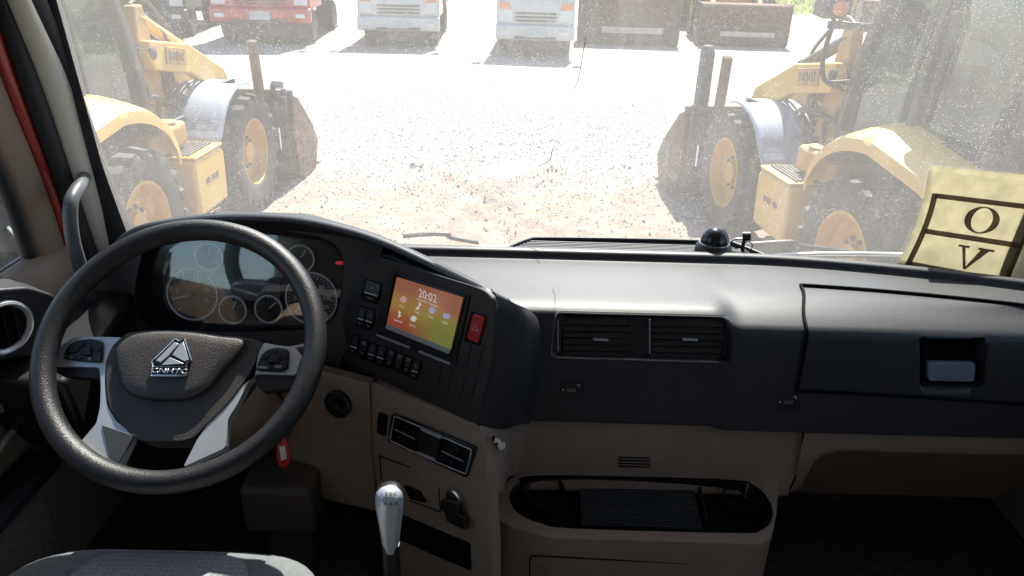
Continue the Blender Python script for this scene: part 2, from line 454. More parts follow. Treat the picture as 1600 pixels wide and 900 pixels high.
# ------------------------------------------------------------------ machine materials
MT['yellow'] = mat('machine_yellow', (.66, .40, .05), .42, spec=.5, dust=.50, dscale=4, dcol=(.42, .36, .27))
MT['yellow_old'] = mat('worn_yellow', (.50, .29, .06), .6, dust=.75, dscale=6, dcol=(.20, .15, .11))
MT['orange'] = mat('machine_orange', (.60, .25, .06), .5, dust=.5, dscale=5)
MT['steel_grey'] = mat('fender_grey', (.30, .34, .42), .45, dust=.4, dscale=6)
MT['grease'] = mat('dirty_black_steel', (.035, .036, .040), .6, dust=.5, dscale=9, dcol=(.20, .17, .14))
MT['rust'] = mat('rusty_steel', (.085, .052, .036), .85, col2=(.18, .115, .08), vscale=9, spec=.2)
MT['bucket'] = mat('worn_bucket_steel', (.060, .052, .050), .7, col2=(.16, .125, .10), vscale=5, spec=.3)
MT['wornsteel'] = mat('scoured_steel', (.42, .38, .33), .5, metal=.4, var=.2, vscale=10)
MT['tyre'] = mat('tyre_rubber', (.030, .031, .034), .8, dust=.40, dscale=2.5, dcol=(.22, .19, .16), spec=.4)
MT['rim'] = mat('rim_yellow', (.56, .33, .045), .55, dust=.45, dscale=9, dcol=(.25, .18, .11))
MT['cabglass'] = glass('machine_glass', (.34, .47, .47), .02, .2, 160, gloss=.08, streak=.03)
MT['frame_grey'] = mat('cab_frame_grey', (.036, .040, .048), .5, dust=.10, dscale=3)
MT['white_paint'] = mat('white_paint', (.52, .52, .51), .4, coat=.2, dust=.45, dscale=4)
MT['truck_red'] = mat('truck_red', (.45, .020, .018), .35, coat=.3, dust=.3)
MT['plate'] = mat('blank_plate_grey', (.42, .43, .43), .6)
MT['lamp'] = mat('lamp_lens', (.55, .56, .56), .15, spec=.6)
MT['amber'] = mat('amber_lens', (.70, .22, .07), .25)
MT['darkgrille'] = mat('grille_black', (.03, .03, .032), .5)
MT['milky'] = mat('milky_tank', (.42, .47, .44), .4)
MT['decal'] = mat('dark_decal', (.12, .085, .05), .7)

def wheel(parent, name, x, y, r, w, side, lugs=22):
    """side +1: outer face towards +x; one wheel = tyre > rim > bolts"""
    rw = r * .56
    pr = [(rw, -w * .40), (rw * 1.06, -w * .46), (r * .74, -w * .52), (r * .88, -w * .50), (r * .925, -w * .42), (r * .935, 0), (r * .925, w * .42), (r * .88, w * .50), (r * .74, w * .52), (rw * 1.06, w * .46), (rw, w * .40)]
    t = MB(); t.lathe([(a, h * side) for a, h in pr], 48, (x, y, r), (1, 0, 0), cap=False)
    for k in range(lugs):
        for s in (-1, 1):
            a = 2 * math.pi * (k + (.5 if s > 0 else 0)) / lugs; da = .20
            def P(ang, xx, rad): return (x + xx, y + math.cos(ang) * rad, r + math.sin(ang) * rad)
            lw = .075 / r * .62
            q = []
            for xx, off in ((s * w * .01, da), (s * w * .30, .05), (s * w * .525, 0.0)):
                ro = r * (1.0 if abs(xx) < w * .4 else .965)
                q.append([P(a + off - lw, xx, r * .93 if abs(xx) < w * .4 else r * .86), P(a + off - lw * .75, xx, ro), P(a + off + lw * .75, xx, ro), P(a + off + lw, xx, r * .93 if abs(xx) < w * .4 else r * .86)])
            t.ringloft(q)
    to = obj(name, t, MT['tyre'], parent, sharp=28)
    m = MB(); so_ = side
    m.lathe([(rw * 1.05, w * .44 * so_), (rw * .97, w * .45 * so_), (rw * .93, w * .36 * so_), (rw * .90, w * .20 * so_), (rw * .78, w * .13 * so_), (rw * .55, w * .17 * so_), (rw * .33, w * .20 * so_), (rw * .32, w * .30 * so_), (rw * .18, w * .33 * so_), (0, w * .33 * so_)], 40, (x, y, r), (1, 0, 0), cap=False)
    m.lathe([(rw * .99, -w * .42 * so_), (rw * .9, -w * .1 * so_), (rw * .9, w * .2 * so_)], 32, (x, y, r), (1, 0, 0), cap=False)
    ri = obj('rim', m, MT['rim'], to, sharp=30)
    b = MB()
    for k in range(10):
        a = 2 * math.pi * k / 10
        b.lathe([(.018, 0), (.018, .03 * so_), (.0, .034 * so_)], 6, (x + w * .165 * so_, y + math.cos(a) * rw * .44, r + math.sin(a) * rw * .44), (1, 0, 0))
    obj('wheel_nuts', b, MT['grease'], to)['kind'] = 'stuff'
    return to
def hose(parent, pts, r=.016, mt='grease', name='hose'):
    return obj(name, MB().tube(cr(pts, 6), r, 8), MT[mt], parent)
def cyl(parent, a, b, r1, r2, split=.6, name='hydraulic_cylinder', m1='grease', m2='chrome'):
    a, b = Vector(a), Vector(b); k = a.lerp(b, split); d = (b - a).normalized()
    m = MB(); m.tube([a, k], r1, 14); m.tube([k - d * .05, k], r1 * 1.15, 14)
    o = obj(name, m, MT[m1], parent)
    obj('piston_rod', MB().tube([k, b], r2, 12), MT[m2], o)
    return o

def backhoe(loc, rz, label, lamp=True):
    t = thing('backhoe_loader', loc, label, 'backhoe', 'backhoe loaders parked either side of the yard', rz)
    WB = 2.15
    # frame
    m = MB(); m.box(0, 1.1, .72, .70, 3.6, .42); m.box(0, 0, .66, 1.5, .30, .34); m.box(0, WB, .60, 1.5, .22, .26); m.box(0, WB, .78, .5, .9, .5)
    m.box(0, 1.15, .98, .86, 1.0, .24)
    obj('chassis', m, MT['grease'], t, bevel=.02)
    for s in (-1, 1):
        wheel(t, 'rear_wheel', s * .86, 0, .575, .42, s, 20)
        wheel(t, 'front_wheel', s * .87, WB, .57, .40, s, 20)
    # engine hood
    prof = [(.85, 1.02), (.85, 1.58), (1.05, 1.64), (1.9, 1.60), (2.55, 1.48), (2.72, 1.36), (2.76, 1.02)]
    m = MB(); m.prism([(-.40, y, z) for y, z in prof], (.80, 0, 0))
    h = obj('engine_hood', m, MT['yellow'], t, bevel=.06, seg=3)
    for s in (-1, 1):
        for k in range(6):
            obj('vent_slat', MB().box(s * .403, 1.55 + k * .09, 1.30, .012, .05, .26), MT['grease'], h)
    obj('exhaust_pipe', MB().tube([(.26, 1.5, 1.55), (.26, 1.5, 2.25), (.26, 1.43, 2.32)], .04, 12), MT['grease'], t)
    # operator cab
    zf, zt = 1.08, 2.72
    pil = {'a': [(.62, 1.00, zf), (.62, .98, 1.5), (.60, .82, 2.15), (.56, .62, zt)], 'b': [(.66, .12, zf + .25), (.64, .10, 2.0), (.58, .06, zt)], 'c': [(.66, -.78, zf + .35), (.64, -.84, 2.0), (.57, -.86, zt)]}
    for s in (-1, 1):
        for k, p in pil.items():
            q = cr([(x * s, y, z) for x, y, z in p], 5); wd = .085 if k == 'a' else .07
            mm = MB(); mm.ringloft([[v + Vector((dx * .04, dy * wd / 2, 0)) for dx, dy in ((-1, -1), (1, -1), (1, 1), (-1, 1))] for v in q])
            obj('cab_pillar', mm, MT['frame_grey'], t, bevel=.012)
        # side glass: door pane and rear quarter pane
        for (ka, kb) in (('a', 'b'), ('b', 'c')):
            A = cr([(x * s, y, z) for x, y, z in pil[ka]], 5); B = cr([(x * s, y, z) for x, y, z in pil[kb]], 5)
            n = min(len(A), len(B)); A = [A[int(i * (len(A) - 1) / (n - 1))] for i in range(n)]; B = [B[int(i * (len(B) - 1) / (n - 1))] for i in range(n)]
            obj('window_pane', MB().grid([[a.lerp(b, u / 4) for u in range(5)] for a, b in zip(A, B)]), MT['cabglass'], t, solid=.006)
        obj('window_sill', MB().bar((s * .66, .14, 1.36), (s * .66, -.86, 1.46), .06, .10), MT['frame_grey'], t, bevel=.01)
        m = MB(); m.bar((s * .63, 1.0, 1.12), (s * .63, .1, 1.15), .05, .22)
        obj('door_lower', m, MT['frame_grey'], t, bevel=.01)
    A = cr([(x, y, z) for x, y, z in pil['a']], 5)
    obj('front_pane', MB().grid([[Vector((-p.x, p.y, p.z)).lerp(p, u / 4) for u in range(5)] for p in A]), MT['cabglass'], t, solid=.006)
    A = cr([(x, y, z) for x, y, z in pil['c']], 5)
    obj('rear_pane', MB().grid([[Vector((-p.x, p.y, p.z)).lerp(p, u / 4) for u in range(5)] for p in A]), MT['cabglass'], t, solid=.006)
    m = MB(); m.prism([(-.66, y, z) for y, z in ((.78, 2.72), (.74, 2.80), (.4, 2.86), (-.7, 2.86), (-.96, 2.80), (-.98, 2.72))], (1.32, 0, 0))
    obj('cab_roof', m, MT['yellow'], t, bevel=.03)
    m = MB(); m.box(0, .05, 1.06, 1.20, 1.75, .10); obj('cab_floor', m, MT['grease'], t)
    # inside of the cab
    m = MB(); m.prism([(-.25, y, z) for y, z in ((.15, 1.46), (.18, 1.56), (-.30, 1.60), (-.36, 1.46))], (.5, 0, 0))
    st = obj('operator_seat', m, MT['black'], t, bevel=.04)
    m = MB(); m.prism([(-.24, y, z) for y, z in ((-.26, 1.58), (-.40, 2.22), (-.50, 2.20), (-.40, 1.56))], (.48, 0, 0)); obj('seat_back', m, MT['black'], st, bevel=.05)
    m = MB(); m.box(0, -.1, 1.28, .4, .4, .36); obj('seat_base', m, MT['grease'], st)
    for s in (-1, 1):
        m = MB(); m.bar((s * .34, .28, 1.76), (s * .34, -.22, 1.72), .10, .10); obj('arm_console', m, MT['black'], t, bevel=.02)
        m = MB(); m.box(s * .36, .62, 1.42, .22, .16, .42); obj('washer_tank', m, MT['milky'], t, bevel=.03)
    m = MB(); m.prism([(-.2, y, z) for y, z in ((.86, 1.1), (.80, 1.75), (.62, 1.80), (.66, 1.1))], (.4, 0, 0)); obj('cab_dash', m, MT['grease'], t, bevel=.03)
    wv = Vector((0, -.55, .83)).normalized(); u = Vector((1, 0, 0)); w2 = wv.cross(u)
    obj('cab_steering_wheel', MB().tube([Vector((0, .56, 1.88)) + u * math.cos(a) * .19 + w2 * math.sin(a) * .19 for a in [k * math.pi / 12 for k in range(24)]], .016, 8, closed=True), MT['black'], t)
    # rear fenders
    for s in (-1, 1):
        out = [(.76, .98), (.76, 1.08), (.65, 1.26), (.43, 1.40), (.15, 1.47), (-.10, 1.46), (-.9, 1.32), (-1.02, 1.15)]
        o2 = cr([(0, y, z) for y, z in out], 4); inn = [Vector((0, v.y * .955 - .004, .96 + (v.z - .96) * .92)) for v in o2]
        m = MB(); poly = [Vector((s * .60, v.y, v.z)) for v in o2] + [Vector((s * .60, v.y, v.z)) for v in reversed(inn)]
        rings = []
        for xx, dz in ((.54, .015), (.60, .02), (.78, -.015), (.92, -.055), (.98, -.095), (.985, -.14)):
            rings.append([Vector((s * xx, p.y, p.z + (dz if i < len(o2) else dz))) for i, p in enumerate(poly)])
        m.ringloft(rings); obj('rear_fender', m, MT['yellow'], t, sharp=50)
        m = MB(); m.prism([(s * .585, y, z) for y, z in ((.66, .95), (.58, 1.22), (.15, 1.40), (-.85, 1.26), (-.9, .9))], (s * .02, 0, 0)); obj('inner_wheel_guard', m, MT['grease'], t)
        # front fender: grey sheet bent over the tyre
        rows = []
        for k in range(15):
            a = R_(72 + k * 6.4); rr_ = .68 if k < 13 else .70 + (k - 12) * .015
            rows.append([Vector((s * x, WB + math.cos(a) * rr_, .57 + math.sin(a) * rr_)) for x in (.42, .48, .70, .96, 1.0)])
        for r_ in rows:
            r_[0].z -= .03; r_[-1].z -= .025
        obj('front_fender', MB().grid(rows), MT['steel_grey'], t, solid=.012, sharp=60)
        obj('fender_stay', MB().bar((s * .4, WB - .1, 1.1), (s * .95, WB - .05, 1.27), .04, .04), MT['grease'], t)
        # tool box with tread, fuel tank with cap behind it
        m = MB(); m.prism([(s * .72, y, z) for y, z in ((.80, .36), (.80, .80), (.84, .84), (1.34, .84), (1.40, .78), (1.36, .36))], (s * .34, 0, 0))
        bx_ = obj('side_box', m, MT['yellow'], t, bevel=.03, seg=3)
        obj('box_lid', MB().box(s * .90, 1.10, .852, .33, .54, .022), MT['yellow'], bx_, bevel=.008)
        for k in range(6):
            obj('tread_rib', MB().box(s * (.81 + k * .035), 1.09, .872, .018, .46, .014), MT['grease'], bx_)
        for k in range(9):
            if k != 3: obj('worn_print', MB().box(s * 1.0615, .98 + k * .028, .625 + .004 * (k % 2), .003, .019, .040 + .008 * (k % 3)), MT['decal'], bx_)
        m = MB(); m.box(s * .70, .84, 1.00, .36, .62, .20); tk = obj('fuel_tank', m, MT['yellow_old'], t, bevel=.035, seg=3)
        m = MB(); m.lathe([(.055, 0), (.055, .05), (.075, .055), (.075, .10), (.05, .12), (0, .12)], 18, (s * .82, .66, 1.09)); obj('filler_cap', m, MT['grease'], tk)
        m = MB(); m.lathe([(.09, 0), (.09, .02), (0, .025)], 18, (s * .78, .98, 1.10)); obj('tank_hatch', m, MT['yellow_old'], tk)
        # loader tower, arm and cylinders
        m = MB(); m.prism([(s * .44, y, z) for y, z in ((1.18, .8), (1.22, 1.55), (1.28, 1.98), (1.42, 1.98), (1.50, 1.5), (1.60, .8))], (s * .10, 0, 0))
        obj('loader_tower', m, MT['yellow_old'], t, bevel=.015)
        prof = [(1.18, 1.62), (1.25, 1.72), (1.9, 1.62), (2.6, 1.30), (3.02, .62), (3.06, .42), (2.94, .40), (2.80, .62), (2.42, 1.10), (1.9, 1.36), (1.25, 1.48)]
        m = MB(); m.prism([(s * .55, y, z) for y, z in prof], (s * .10, 0, 0)); ar = obj('loader_arm', m, MT['yellow'], t, bevel=.015)
        m = MB(); m.box(s * .656, 1.62, 1.55, .012, .36, .14, Matrix.Rotation(R_(-9), 3, 'X')); pl_ = obj('arm_plate', m, MT['yellow_old'], ar, bevel=.004)
        for k in range(7):
            obj('worn_print', MB().box(s * .6635, 1.50 + k * .04, 1.567 - k * .0063, .003, .014 + .008 * (k % 2), .08 - .01 * (k % 3), Matrix.Rotation(R_(-9), 3, 'X')), MT['decal'], pl_)
        cyl(t, (s * .49, 1.35, 1.90), (s * .50, 2.42, 1.40), .052, .030, .68, 'hydraulic_cylinder', 'grease' if lamp else 'yellow', 'grease')
        cyl(t, (s * .49, 1.30, .95), (s * .60, 2.15, 1.28), .050, .028, .6)
        hose(t, [(s * .46, 1.36, 1.98), (s * .44, 1.62, 2.02), (s * .46, 1.95, 1.75), (s * .48, 2.0, 1.55)])
        hose(t, [(s * .50, 1.42, 1.90), (s * .54, 1.72, 1.70), (s * .54, 1.80, 1.45), (s * .50, 1.6, 1.30)])
        hose(t, [(s * .52, .95, 1.25), (s * .58, 1.05, 1.40), (s * .56, 1.2, 1.34), (s * .5, 1.25, 1.1)], .02)
        hose(t, [(s * .50, 1.02, 1.15), (s * .62, 1.12, 1.28), (s * .60, 1.3, 1.22), (s * .5, 1.4, 1.0)], .02)
        obj('pivot_pin', MB().lathe([(.05, 0), (.05, .16), (.035, .17), (0, .17)], 14, (s * .50, 1.24, 1.62), (s, 0, 0)), MT['grease'], t)
        # uprights of the coupler at the back of the bucket
        m = MB(); m.prism([(s * .78, y, z) for y, z in ((3.00, .35), (2.93, 1.52), (3.01, 1.54), (3.12, .35))], (s * .085, 0, 0)); obj('rusty_upright', m, MT['rust'], t, bevel=.008)
        m = MB(); m.prism([(s * .90, y, z) for y, z in ((3.10, .3), (3.10, 1.54 if s < 0 else 1.04), (3.16, 1.62 if s < 0 else 1.10), (3.24, 1.60 if s < 0 else 1.08), (3.28, .3))], (s * .12, 0, 0)); obj('black_upright', m, MT['grease'], t, bevel=.02)
        m = MB(); m.lathe([(.06, 0), (.06, .10), (0, .11)], 12, (s * .98, 3.08, .98), (s, 0, 0)); m.box(s * 1.02, 3.02, .98, .06, .10, .10); obj('coupler_latch', m, MT['grease'], t, bevel=.01)
        rh = random.Random(5 + s)
        for k in range(7):
            y0, z0 = rh.uniform(1.0, 1.7), rh.uniform(.85, 1.25); y1, z1 = rh.uniform(1.5, 2.2), rh.uniform(.8, 1.2)
            hose(t, [(s * .46, y0, z0), (s * rh.uniform(.5, .66), (y0 + y1) / 2, max(z0, z1) + rh.uniform(.02, .16)), (s * .48, y1, z1)], rh.uniform(.012, .02), 'grease' if k % 3 else 'rust')
        for k in range(4):
            obj('valve_block', MB().box(s * rh.uniform(.44, .56), 1.0 + k * .22, rh.uniform(.92, 1.08), .10, rh.uniform(.08, .16), rh.uniform(.08, .16)), MT['grease' if k % 2 else 'rust'], t, bevel=.01)
        if not lamp: continue
        # lights and mirror on the cab
        m = MB(); m.bar((s * .60, .98, 1.62), (s * .78, 1.02, 1.60), .03, .03); m.tube(cr([(s * .66, 1.0, 1.55), (s * .82, 1.05, 1.62), (s * .86, 1.06, 1.8), (s * .84, 1.05, 2.02), (s * .86, 1.04, 2.10)], 5), .018, 8)
        m.bar((s * .60, .86, 2.02), (s * .90, 1.02, 2.02), .05, .05)
        mr_ = obj('lamp_bracket', m, MT['grease'], t)
        m = MB(); m.prism([(s * .78, y, z) for y, z in ((.98, 2.06), (.96, 2.22), (1.02, 2.28), (1.12, 2.24), (1.14, 2.08))], (s * .20, 0, 0)); obj('work_lamp', m, MT['frame_grey'], mr_, bevel=.02)
        m = MB(); m.prism([(s * .77, y, z) for y, z in ((.93, 2.245), (1.0, 2.30), (1.13, 2.265), (1.12, 2.25), (1.0, 2.28))], (s * .22, 0, 0)); obj('lamp_hood', m, MT['white_paint'], mr_)
        m = MB(); m.lathe([(.055, 0), (.055, .03), (.03, .05), (0, .055)], 16, (s * .86, .962, 2.14), (0, -1, 0)); obj('amber_indicator', m, MT['amber'], mr_)
    # bucket
    pr = [(3.14, 1.00), (3.06, .55), (3.10, .14), (3.22, .02), (3.86, .0), (3.92, .02), (3.30, .08), (3.18, .20), (3.14, .55), (3.22, 1.00)]
    m = MB(); m.prism([(-1.12, y, z) for y, z in pr], (2.24, 0, 0)); bk = obj('bucket', m, MT['bucket'], t, bevel=.01)
    for s in (-1, 1):
        m = MB(); m.prism([(s * 1.122, y, z) for y, z in ((3.10, .96), (3.04, .52), (3.10, .10), (3.24, .0), (3.70, -.003), (3.86, .30), (3.70, .52), (3.26, .90))], (s * .03, 0, 0)); obj('bucket_cheek', m, MT['rust'], bk)
        for xx in (.30, .62):
            m = MB(); m.prism([(s * xx, y, z) for y, z in ((3.09, .95), (2.86, .80), (2.80, .40), (2.95, .25), (3.08, .30))], (s * .05, 0, 0)); obj('bucket_lug', m, MT['grease'], bk)
        obj('back_rib', MB().bar((s * 1.05, 3.02, .96), (s * 1.05, 3.0, .2), .10, .07), MT['grease'], bk)
        cyl(bk, (s * 1.00, 2.98, .92), (s * 1.00, 2.98, .40), .035, .022, .55, 'clam_cylinder')
    for k in range(9):
        m = MB(); m.prism([(-1.1 + k * .275 - .04, y, z) for y, z in ((3.84, .03), (4.02, .01), (3.84, -.02))], (.08, 0, 0)); obj('bucket_tooth', m, MT['wornsteel'], bk)
    # backhoe boom folded at the tail, stabilisers
    m = MB(); m.box(0, -1.02, .95, 1.9, .16, .30); m.box(0, -1.2, .95, .34, .34, .60); obj('slew_frame', m, MT['grease'], t, bevel=.02)
    m = MB(); m.prism([(-.13, y, z) for y, z in ((-1.20, .95), (-1.10, 1.5), (-1.22, 2.5), (-1.50, 2.95), (-1.62, 2.85), (-1.48, 2.3), (-1.42, 1.4), (-1.38, .9))], (.26, 0, 0)); obj('boom', m, MT['yellow'], t, bevel=.02)
    m = MB(); m.prism([(-.10, y, z) for y, z in ((-1.60, 2.95), (-1.52, 2.70), (-1.72, 1.0), (-1.86, 1.0), (-1.80, 2.7))], (.20, 0, 0)); obj('dipper', m, MT['yellow_old'], t, bevel=.02)
    m = MB(); m.prism([(-.28, y, z) for y, z in ((-1.70, 1.05), (-1.50, .75), (-1.60, .40), (-1.95, .30), (-2.12, .55), (-2.0, .60), (-1.84, .48), (-1.72, .62), (-1.90, .95))], (.56, 0, 0)); obj('digging_bucket', m, MT['bucket'], t, bevel=.01)
    for s in (-1, 1):
        m = MB(); m.bar((s * .95, -1.05, 1.0), (s * 1.10, -1.05, .22), .12, .14); m.box(s * 1.12, -1.05, .16, .36, .30, .05); obj('stabiliser', m, MT['yellow'], t, bevel=.015)
        cyl(t, (s * .55, -1.08, 1.45), (s * 1.04, -1.08, .65), .05, .03, .6)
        m = MB(); m.box(s * .60, -1.0, 1.30, .10, .10, .9); obj('tail_post', m, MT['orange'], t, bevel=.01)
    return t
backhoe((-3.70, 5.06, 0), R_(-2.0), 'yellow backhoe loader with yellow lift cylinders and no amber lamps, facing the red lorry', False)
backhoe((3.30, 4.88, 0), R_(7.2), 'yellow backhoe loader with amber lamp, parked in front of the two rusty loader buckets')

# ------------------------------------------------------------------ vehicles across the yard
def truck(name, loc, rz, label, paint, W=2.1, Hc=2.3, high=False, amber=True):
    """light lorry seen from the front; local -y is its nose"""
    t = thing(name, loc, label, 'truck', 'lorries parked nose out across the yard', rz)
    h = W / 2; b0 = .55 if high else .40
    m = MB(); m.prism([(-h, y, z) for y, z in ((.0, b0 + .34), (-.02, b0 + .62), (.04, 1.30), (.22, Hc - .12), (.40, Hc), (1.7, Hc), (1.75, b0 + .3), (.2, b0 + .3))], (W, 0, 0))
    cb = obj('cab_body', m, paint, t, bevel=.06, seg=3)
    m = MB(); m.prism([(-h + .12, y, z) for y, z in ((.005, 1.36), (.022, 1.36), (.20, Hc - .18), (.183, Hc - .18))], (W - .24, 0, 0)); obj('windscreen', m, MT['gloss_black'], t)
    m = MB(); m.prism([(-h - .01, y, z) for y, z in ((-.10, b0), (-.13, b0 + .06), (-.12, b0 + .32), (-.02, b0 + .36), (.15, b0 + .34), (.15, b0 + .02))], (W + .02, 0, 0)); bp = obj('bumper', m, paint if not high else MT['truck_red'], t, bevel=.03, seg=3)
    m = MB(); m.box(0, -.135, b0 + .17, .52, .02, .20); obj('number_plate', m, MT['plate'], bp)
    m = MB(); m.box(0, -.125, b0 + .06, W * .55, .02, .06); obj('lower_intake', m, MT['darkgrille'], bp)
    for s in (-1, 1):
        m = MB(); m.box(s * (h - .24), -.132, b0 + .17, .24, .02, .10); obj('fog_lamp', m, MT['lamp'], bp, bevel=.01)
        m = MB(); m.prism([(s * (h - .05), -.03, b0 + .42), (s * (h - .40), -.045, b0 + .42), (s * (h - .36), -.035, b0 + .68), (s * (h - .06), -.02, b0 + .72)], (0, .06, 0)); hl = obj('headlight', m, MT['lamp'], t, bevel=.01)
        if amber:
            m = MB(); m.prism([(s * (h - .06), -.025, b0 + .72), (s * (h - .34), -.03, b0 + .68), (s * (h - .30), -.02, b0 + .83), (s * (h - .08), -.01, b0 + .86)], (0, .06, 0)); obj('amber_indicator', m, MT['amber'], t)
        m = MB(); m.tube([(s * h, .25, 1.35), (s * (h + .2), .1, 1.4), (s * (h + .22), .1, 1.9), (s * h, .3, 1.95)], .018, 8); arm = obj('mirror_arm', m, MT['darkgrille'], t)
        m = MB(); m.box(s * (h + .22), .06, 1.65, .20, .09, .40); obj('mirror', m, MT['darkgrille'], arm, bevel=.03)
        m = MB(); m.bar((s * .45, -.02, 1.40), (s * .05, .03, 1.46), .02, .02); obj('wiper', m, MT['darkgrille'], t)
        m = MB(); m.lathe([(.24, -.13), (.38, -.13), (.42, -.09), (.42, .09), (.38, .13), (.24, .13)], 28, (s * (h - .20), .85, .42), (1, 0, 0)); w_ = obj('front_wheel', m, MT['tyre'], t)
        m = MB(); m.lathe([(.25, .11 * s), (.22, .04 * s), (.10, .06 * s), (0, .10 * s)], 20, (s * (h - .20), .85, .42), (1, 0, 0)); obj('rim', m, MT['plate'], w_)
        m = MB(); m.lathe([(.24, -.25), (.38, -.25), (.42, -.2), (.42, .2), (.38, .25), (.24, .25)], 28, (s * (h - .30), 4.1, .42), (1, 0, 0)); obj('rear_wheel', m, MT['tyre'], t)
    for k in range(3):
        m = MB(); m.box(0, -.035, b0 + .44 + k * .085, W * .52, .03, .035); obj('grille_slot', m, MT['darkgrille'], cb)
    m = MB(); m.box(-.35, 3.2, .72, .12, 4.6, .2); m.box(.35, 3.2, .72, .12, 4.6, .2); m.box(0, .6, .62, .8, .9, .35); m.box(0, 4.1, .45, W * .7, .16, .16); m.box(0, .9, .36, W * .82, 1.3, .34); obj('chassis', m, MT['grease'], t)  # last box: dark underbody block added to deepen the shade behind the bumper
    m = MB(); m.box(0, 4.0, 1.02, W + .1, 4.2, .16); m.box(0, 1.95, 1.5, W + .1, .06, .8)
    m.box(-h - .02, 4.0, 1.32, .05, 4.2, .44); m.box(h + .02, 4.0, 1.32, .05, 4.2, .44); obj('load_bed', m, MT['frame_grey'], t, bevel=.01)
    return t
# the red lorry is larger, with a high bumper
p = atZ(408, 80, 0.0)
truck('red_truck', (p.x - .32, 19.9, 0), R_(4), 'red lorry with wide red bumper, parked beside a white lorry', MT['truck_red'], 2.5, 2.8, True, False)
truck('white_truck', (-3.12, 20.2, 0), R_(2), 'white light lorry with amber indicators between red lorry and the other white lorry', MT['white_paint'], 2.1, 2.3)
truck('white_truck', (.40, 18.9, 0), R_(-2), 'white light lorry with amber indicators beside the rusty loader buckets', MT['white_paint'], 1.9, 2.25)
truck('grey_truck', (-10.0, 20.5, 0), R_(8), 'dark grey lorry with orange lamps beyond the red lorry, behind the backhoe', MT['frame_grey'], 2.4, 2.7)

def wheel_loader(loc, rz, label, W=3.0, Hb=1.1):
    t = thing('wheel_loader', loc, label, 'wheel loader', 'loaders with their buckets down across the yard', rz)
    h = W / 2; k = Hb / 1.1
    pr = [(.16, .0), (.02, .10), (-.03, .24), (-.03, .42), (.02, .46), (.0, 1.04), (.06, 1.10), (.95, 1.10), (1.25, .6), (1.05, .0)]
    m = MB(); m.prism([(-h, y, z * k) for y, z in pr], (W, 0, 0)); b = obj('bucket', m, MT['rust'], t, bevel=.015)
    for s in (-1, 1):
        m = MB(); m.prism([(s * h, y, z * k) for y, z in ((.14, -.003), (-.01, .10), (-.05, .26), (-.02, 1.04), (.05, 1.12), (.96, 1.12), (1.27, .6), (1.07, -.002))], (s * .04, 0, 0)); obj('bucket_cheek', m, MT['bucket'], b)
    m = MB(); m.box(.1, -.038, .33 * k, W * .62, .02, .13 * k); obj('wear_plate', m, MT['wornsteel'], b)
    for s in (-1, 1):
        m = MB(); m.prism([(s * .62, y, z) for y, z in ((1.22, .35), (1.25, .70), (2.4, 1.75), (3.6, 2.05), (3.6, 1.8), (2.5, 1.45), (1.4, .3))], (s * .16, 0, 0)); obj('lift_arm', m, MT['orange'], t, bevel=.02)
        cyl(t, (s * .5, 3.4, 1.2), (s * .5, 2.3, 1.35), .08, .05, .6)
        wheel(t, 'front_wheel', s * .98, 2.6, .72, .52, s, 18)
        wheel(t, 'rear_wheel', s * .98, 5.4, .72, .52, s, 18)
        m = MB(); m.prism([(s * .75, y, z) for y, z in ((2.0, 1.5), (2.3, 1.62), (2.9, 1.62), (3.2, 1.45), (2.9, 1.52), (2.3, 1.52))], (s * .5, 0, 0)); obj('mudguard', m, MT['orange'], t)
    m = MB(); m.prism([(-.55, y, z) for y, z in ((2.2, .55), (2.3, 1.35), (3.4, 1.5), (3.7, 1.5), (3.7, .6))], (1.1, 0, 0)); obj('front_frame', m, MT['orange'], t, bevel=.03)
    m = MB(); m.prism([(-.62, y, z) for y, z in ((4.6, .75), (4.6, 2.0), (6.3, 1.85), (6.5, 1.6), (6.5, .75))], (1.24, 0, 0)); obj('engine_cover', m, MT['orange'], t, bevel=.05)
    m = MB(); m.box(0, 4.1, 1.1, .9, 1.3, .5); obj('articulation', m, MT['grease'], t)
    m = MB(); m.box(0, 4.0, 2.35, 1.3, 1.15, 1.5, None, .9); cb = obj('cab', m, MT['gloss_black'], t, bevel=.05)
    m = MB(); m.box(0, 4.0, 3.15, 1.4, 1.3, .1); obj('roof', m, MT['orange'], cb, bevel=.03)
    return t
wheel_loader((3.08, 21.8, 0), R_(-3), 'loader with tall rusty bucket resting on the ground next to a white lorry', 2.75, 1.35)
wheel_loader((6.42, 22.2, 0), R_(-5), 'loader with low wide rusty bucket resting on the ground at the end of the row', 2.45, 1.12)
wheel_loader((13.6, 28.0, 0), R_(-14), 'distant loader with bucket down at the edge of the grass', 2.6, 1.0)
wheel_loader((17.2, 26.6, 0), R_(-22), 'distant loader seen past the amber lamp of the backhoe', 2.6, 1.0)

# grass at the far edge of the yard
MT['grassblade'] = mat('grass_blade', (.10, .15, .03), .8, col2=(.30, .32, .08), vscale=2.0, spec=.2)
g = MB(); rr = random.Random(11)
for i in range(9000):
    y = rr.uniform(34, 60); x = rr.uniform(9.5, 40); hgt = rr.uniform(.06, .26); a = rr.random() * 6.28; w_ = rr.uniform(.012, .03)
    z = gz(x, y); dx, dy = math.cos(a) * w_, math.sin(a) * w_; lx, ly = rr.uniform(-.1, .1), rr.uniform(-.1, .1)
    g.add([(x - dx, y - dy, z - .01), (x + dx, y + dy, z - .01), (x + lx, y + ly, z + hgt)], [(0, 1, 2)])
me = bpy.data.meshes.new('grass'); me.from_pydata([tuple(v) for v in g.v], [], g.f)
tag(obj('grass', me, MT['grassblade']), 'tall green grass along the far edge of the yard', 'grass', kind='stuff')
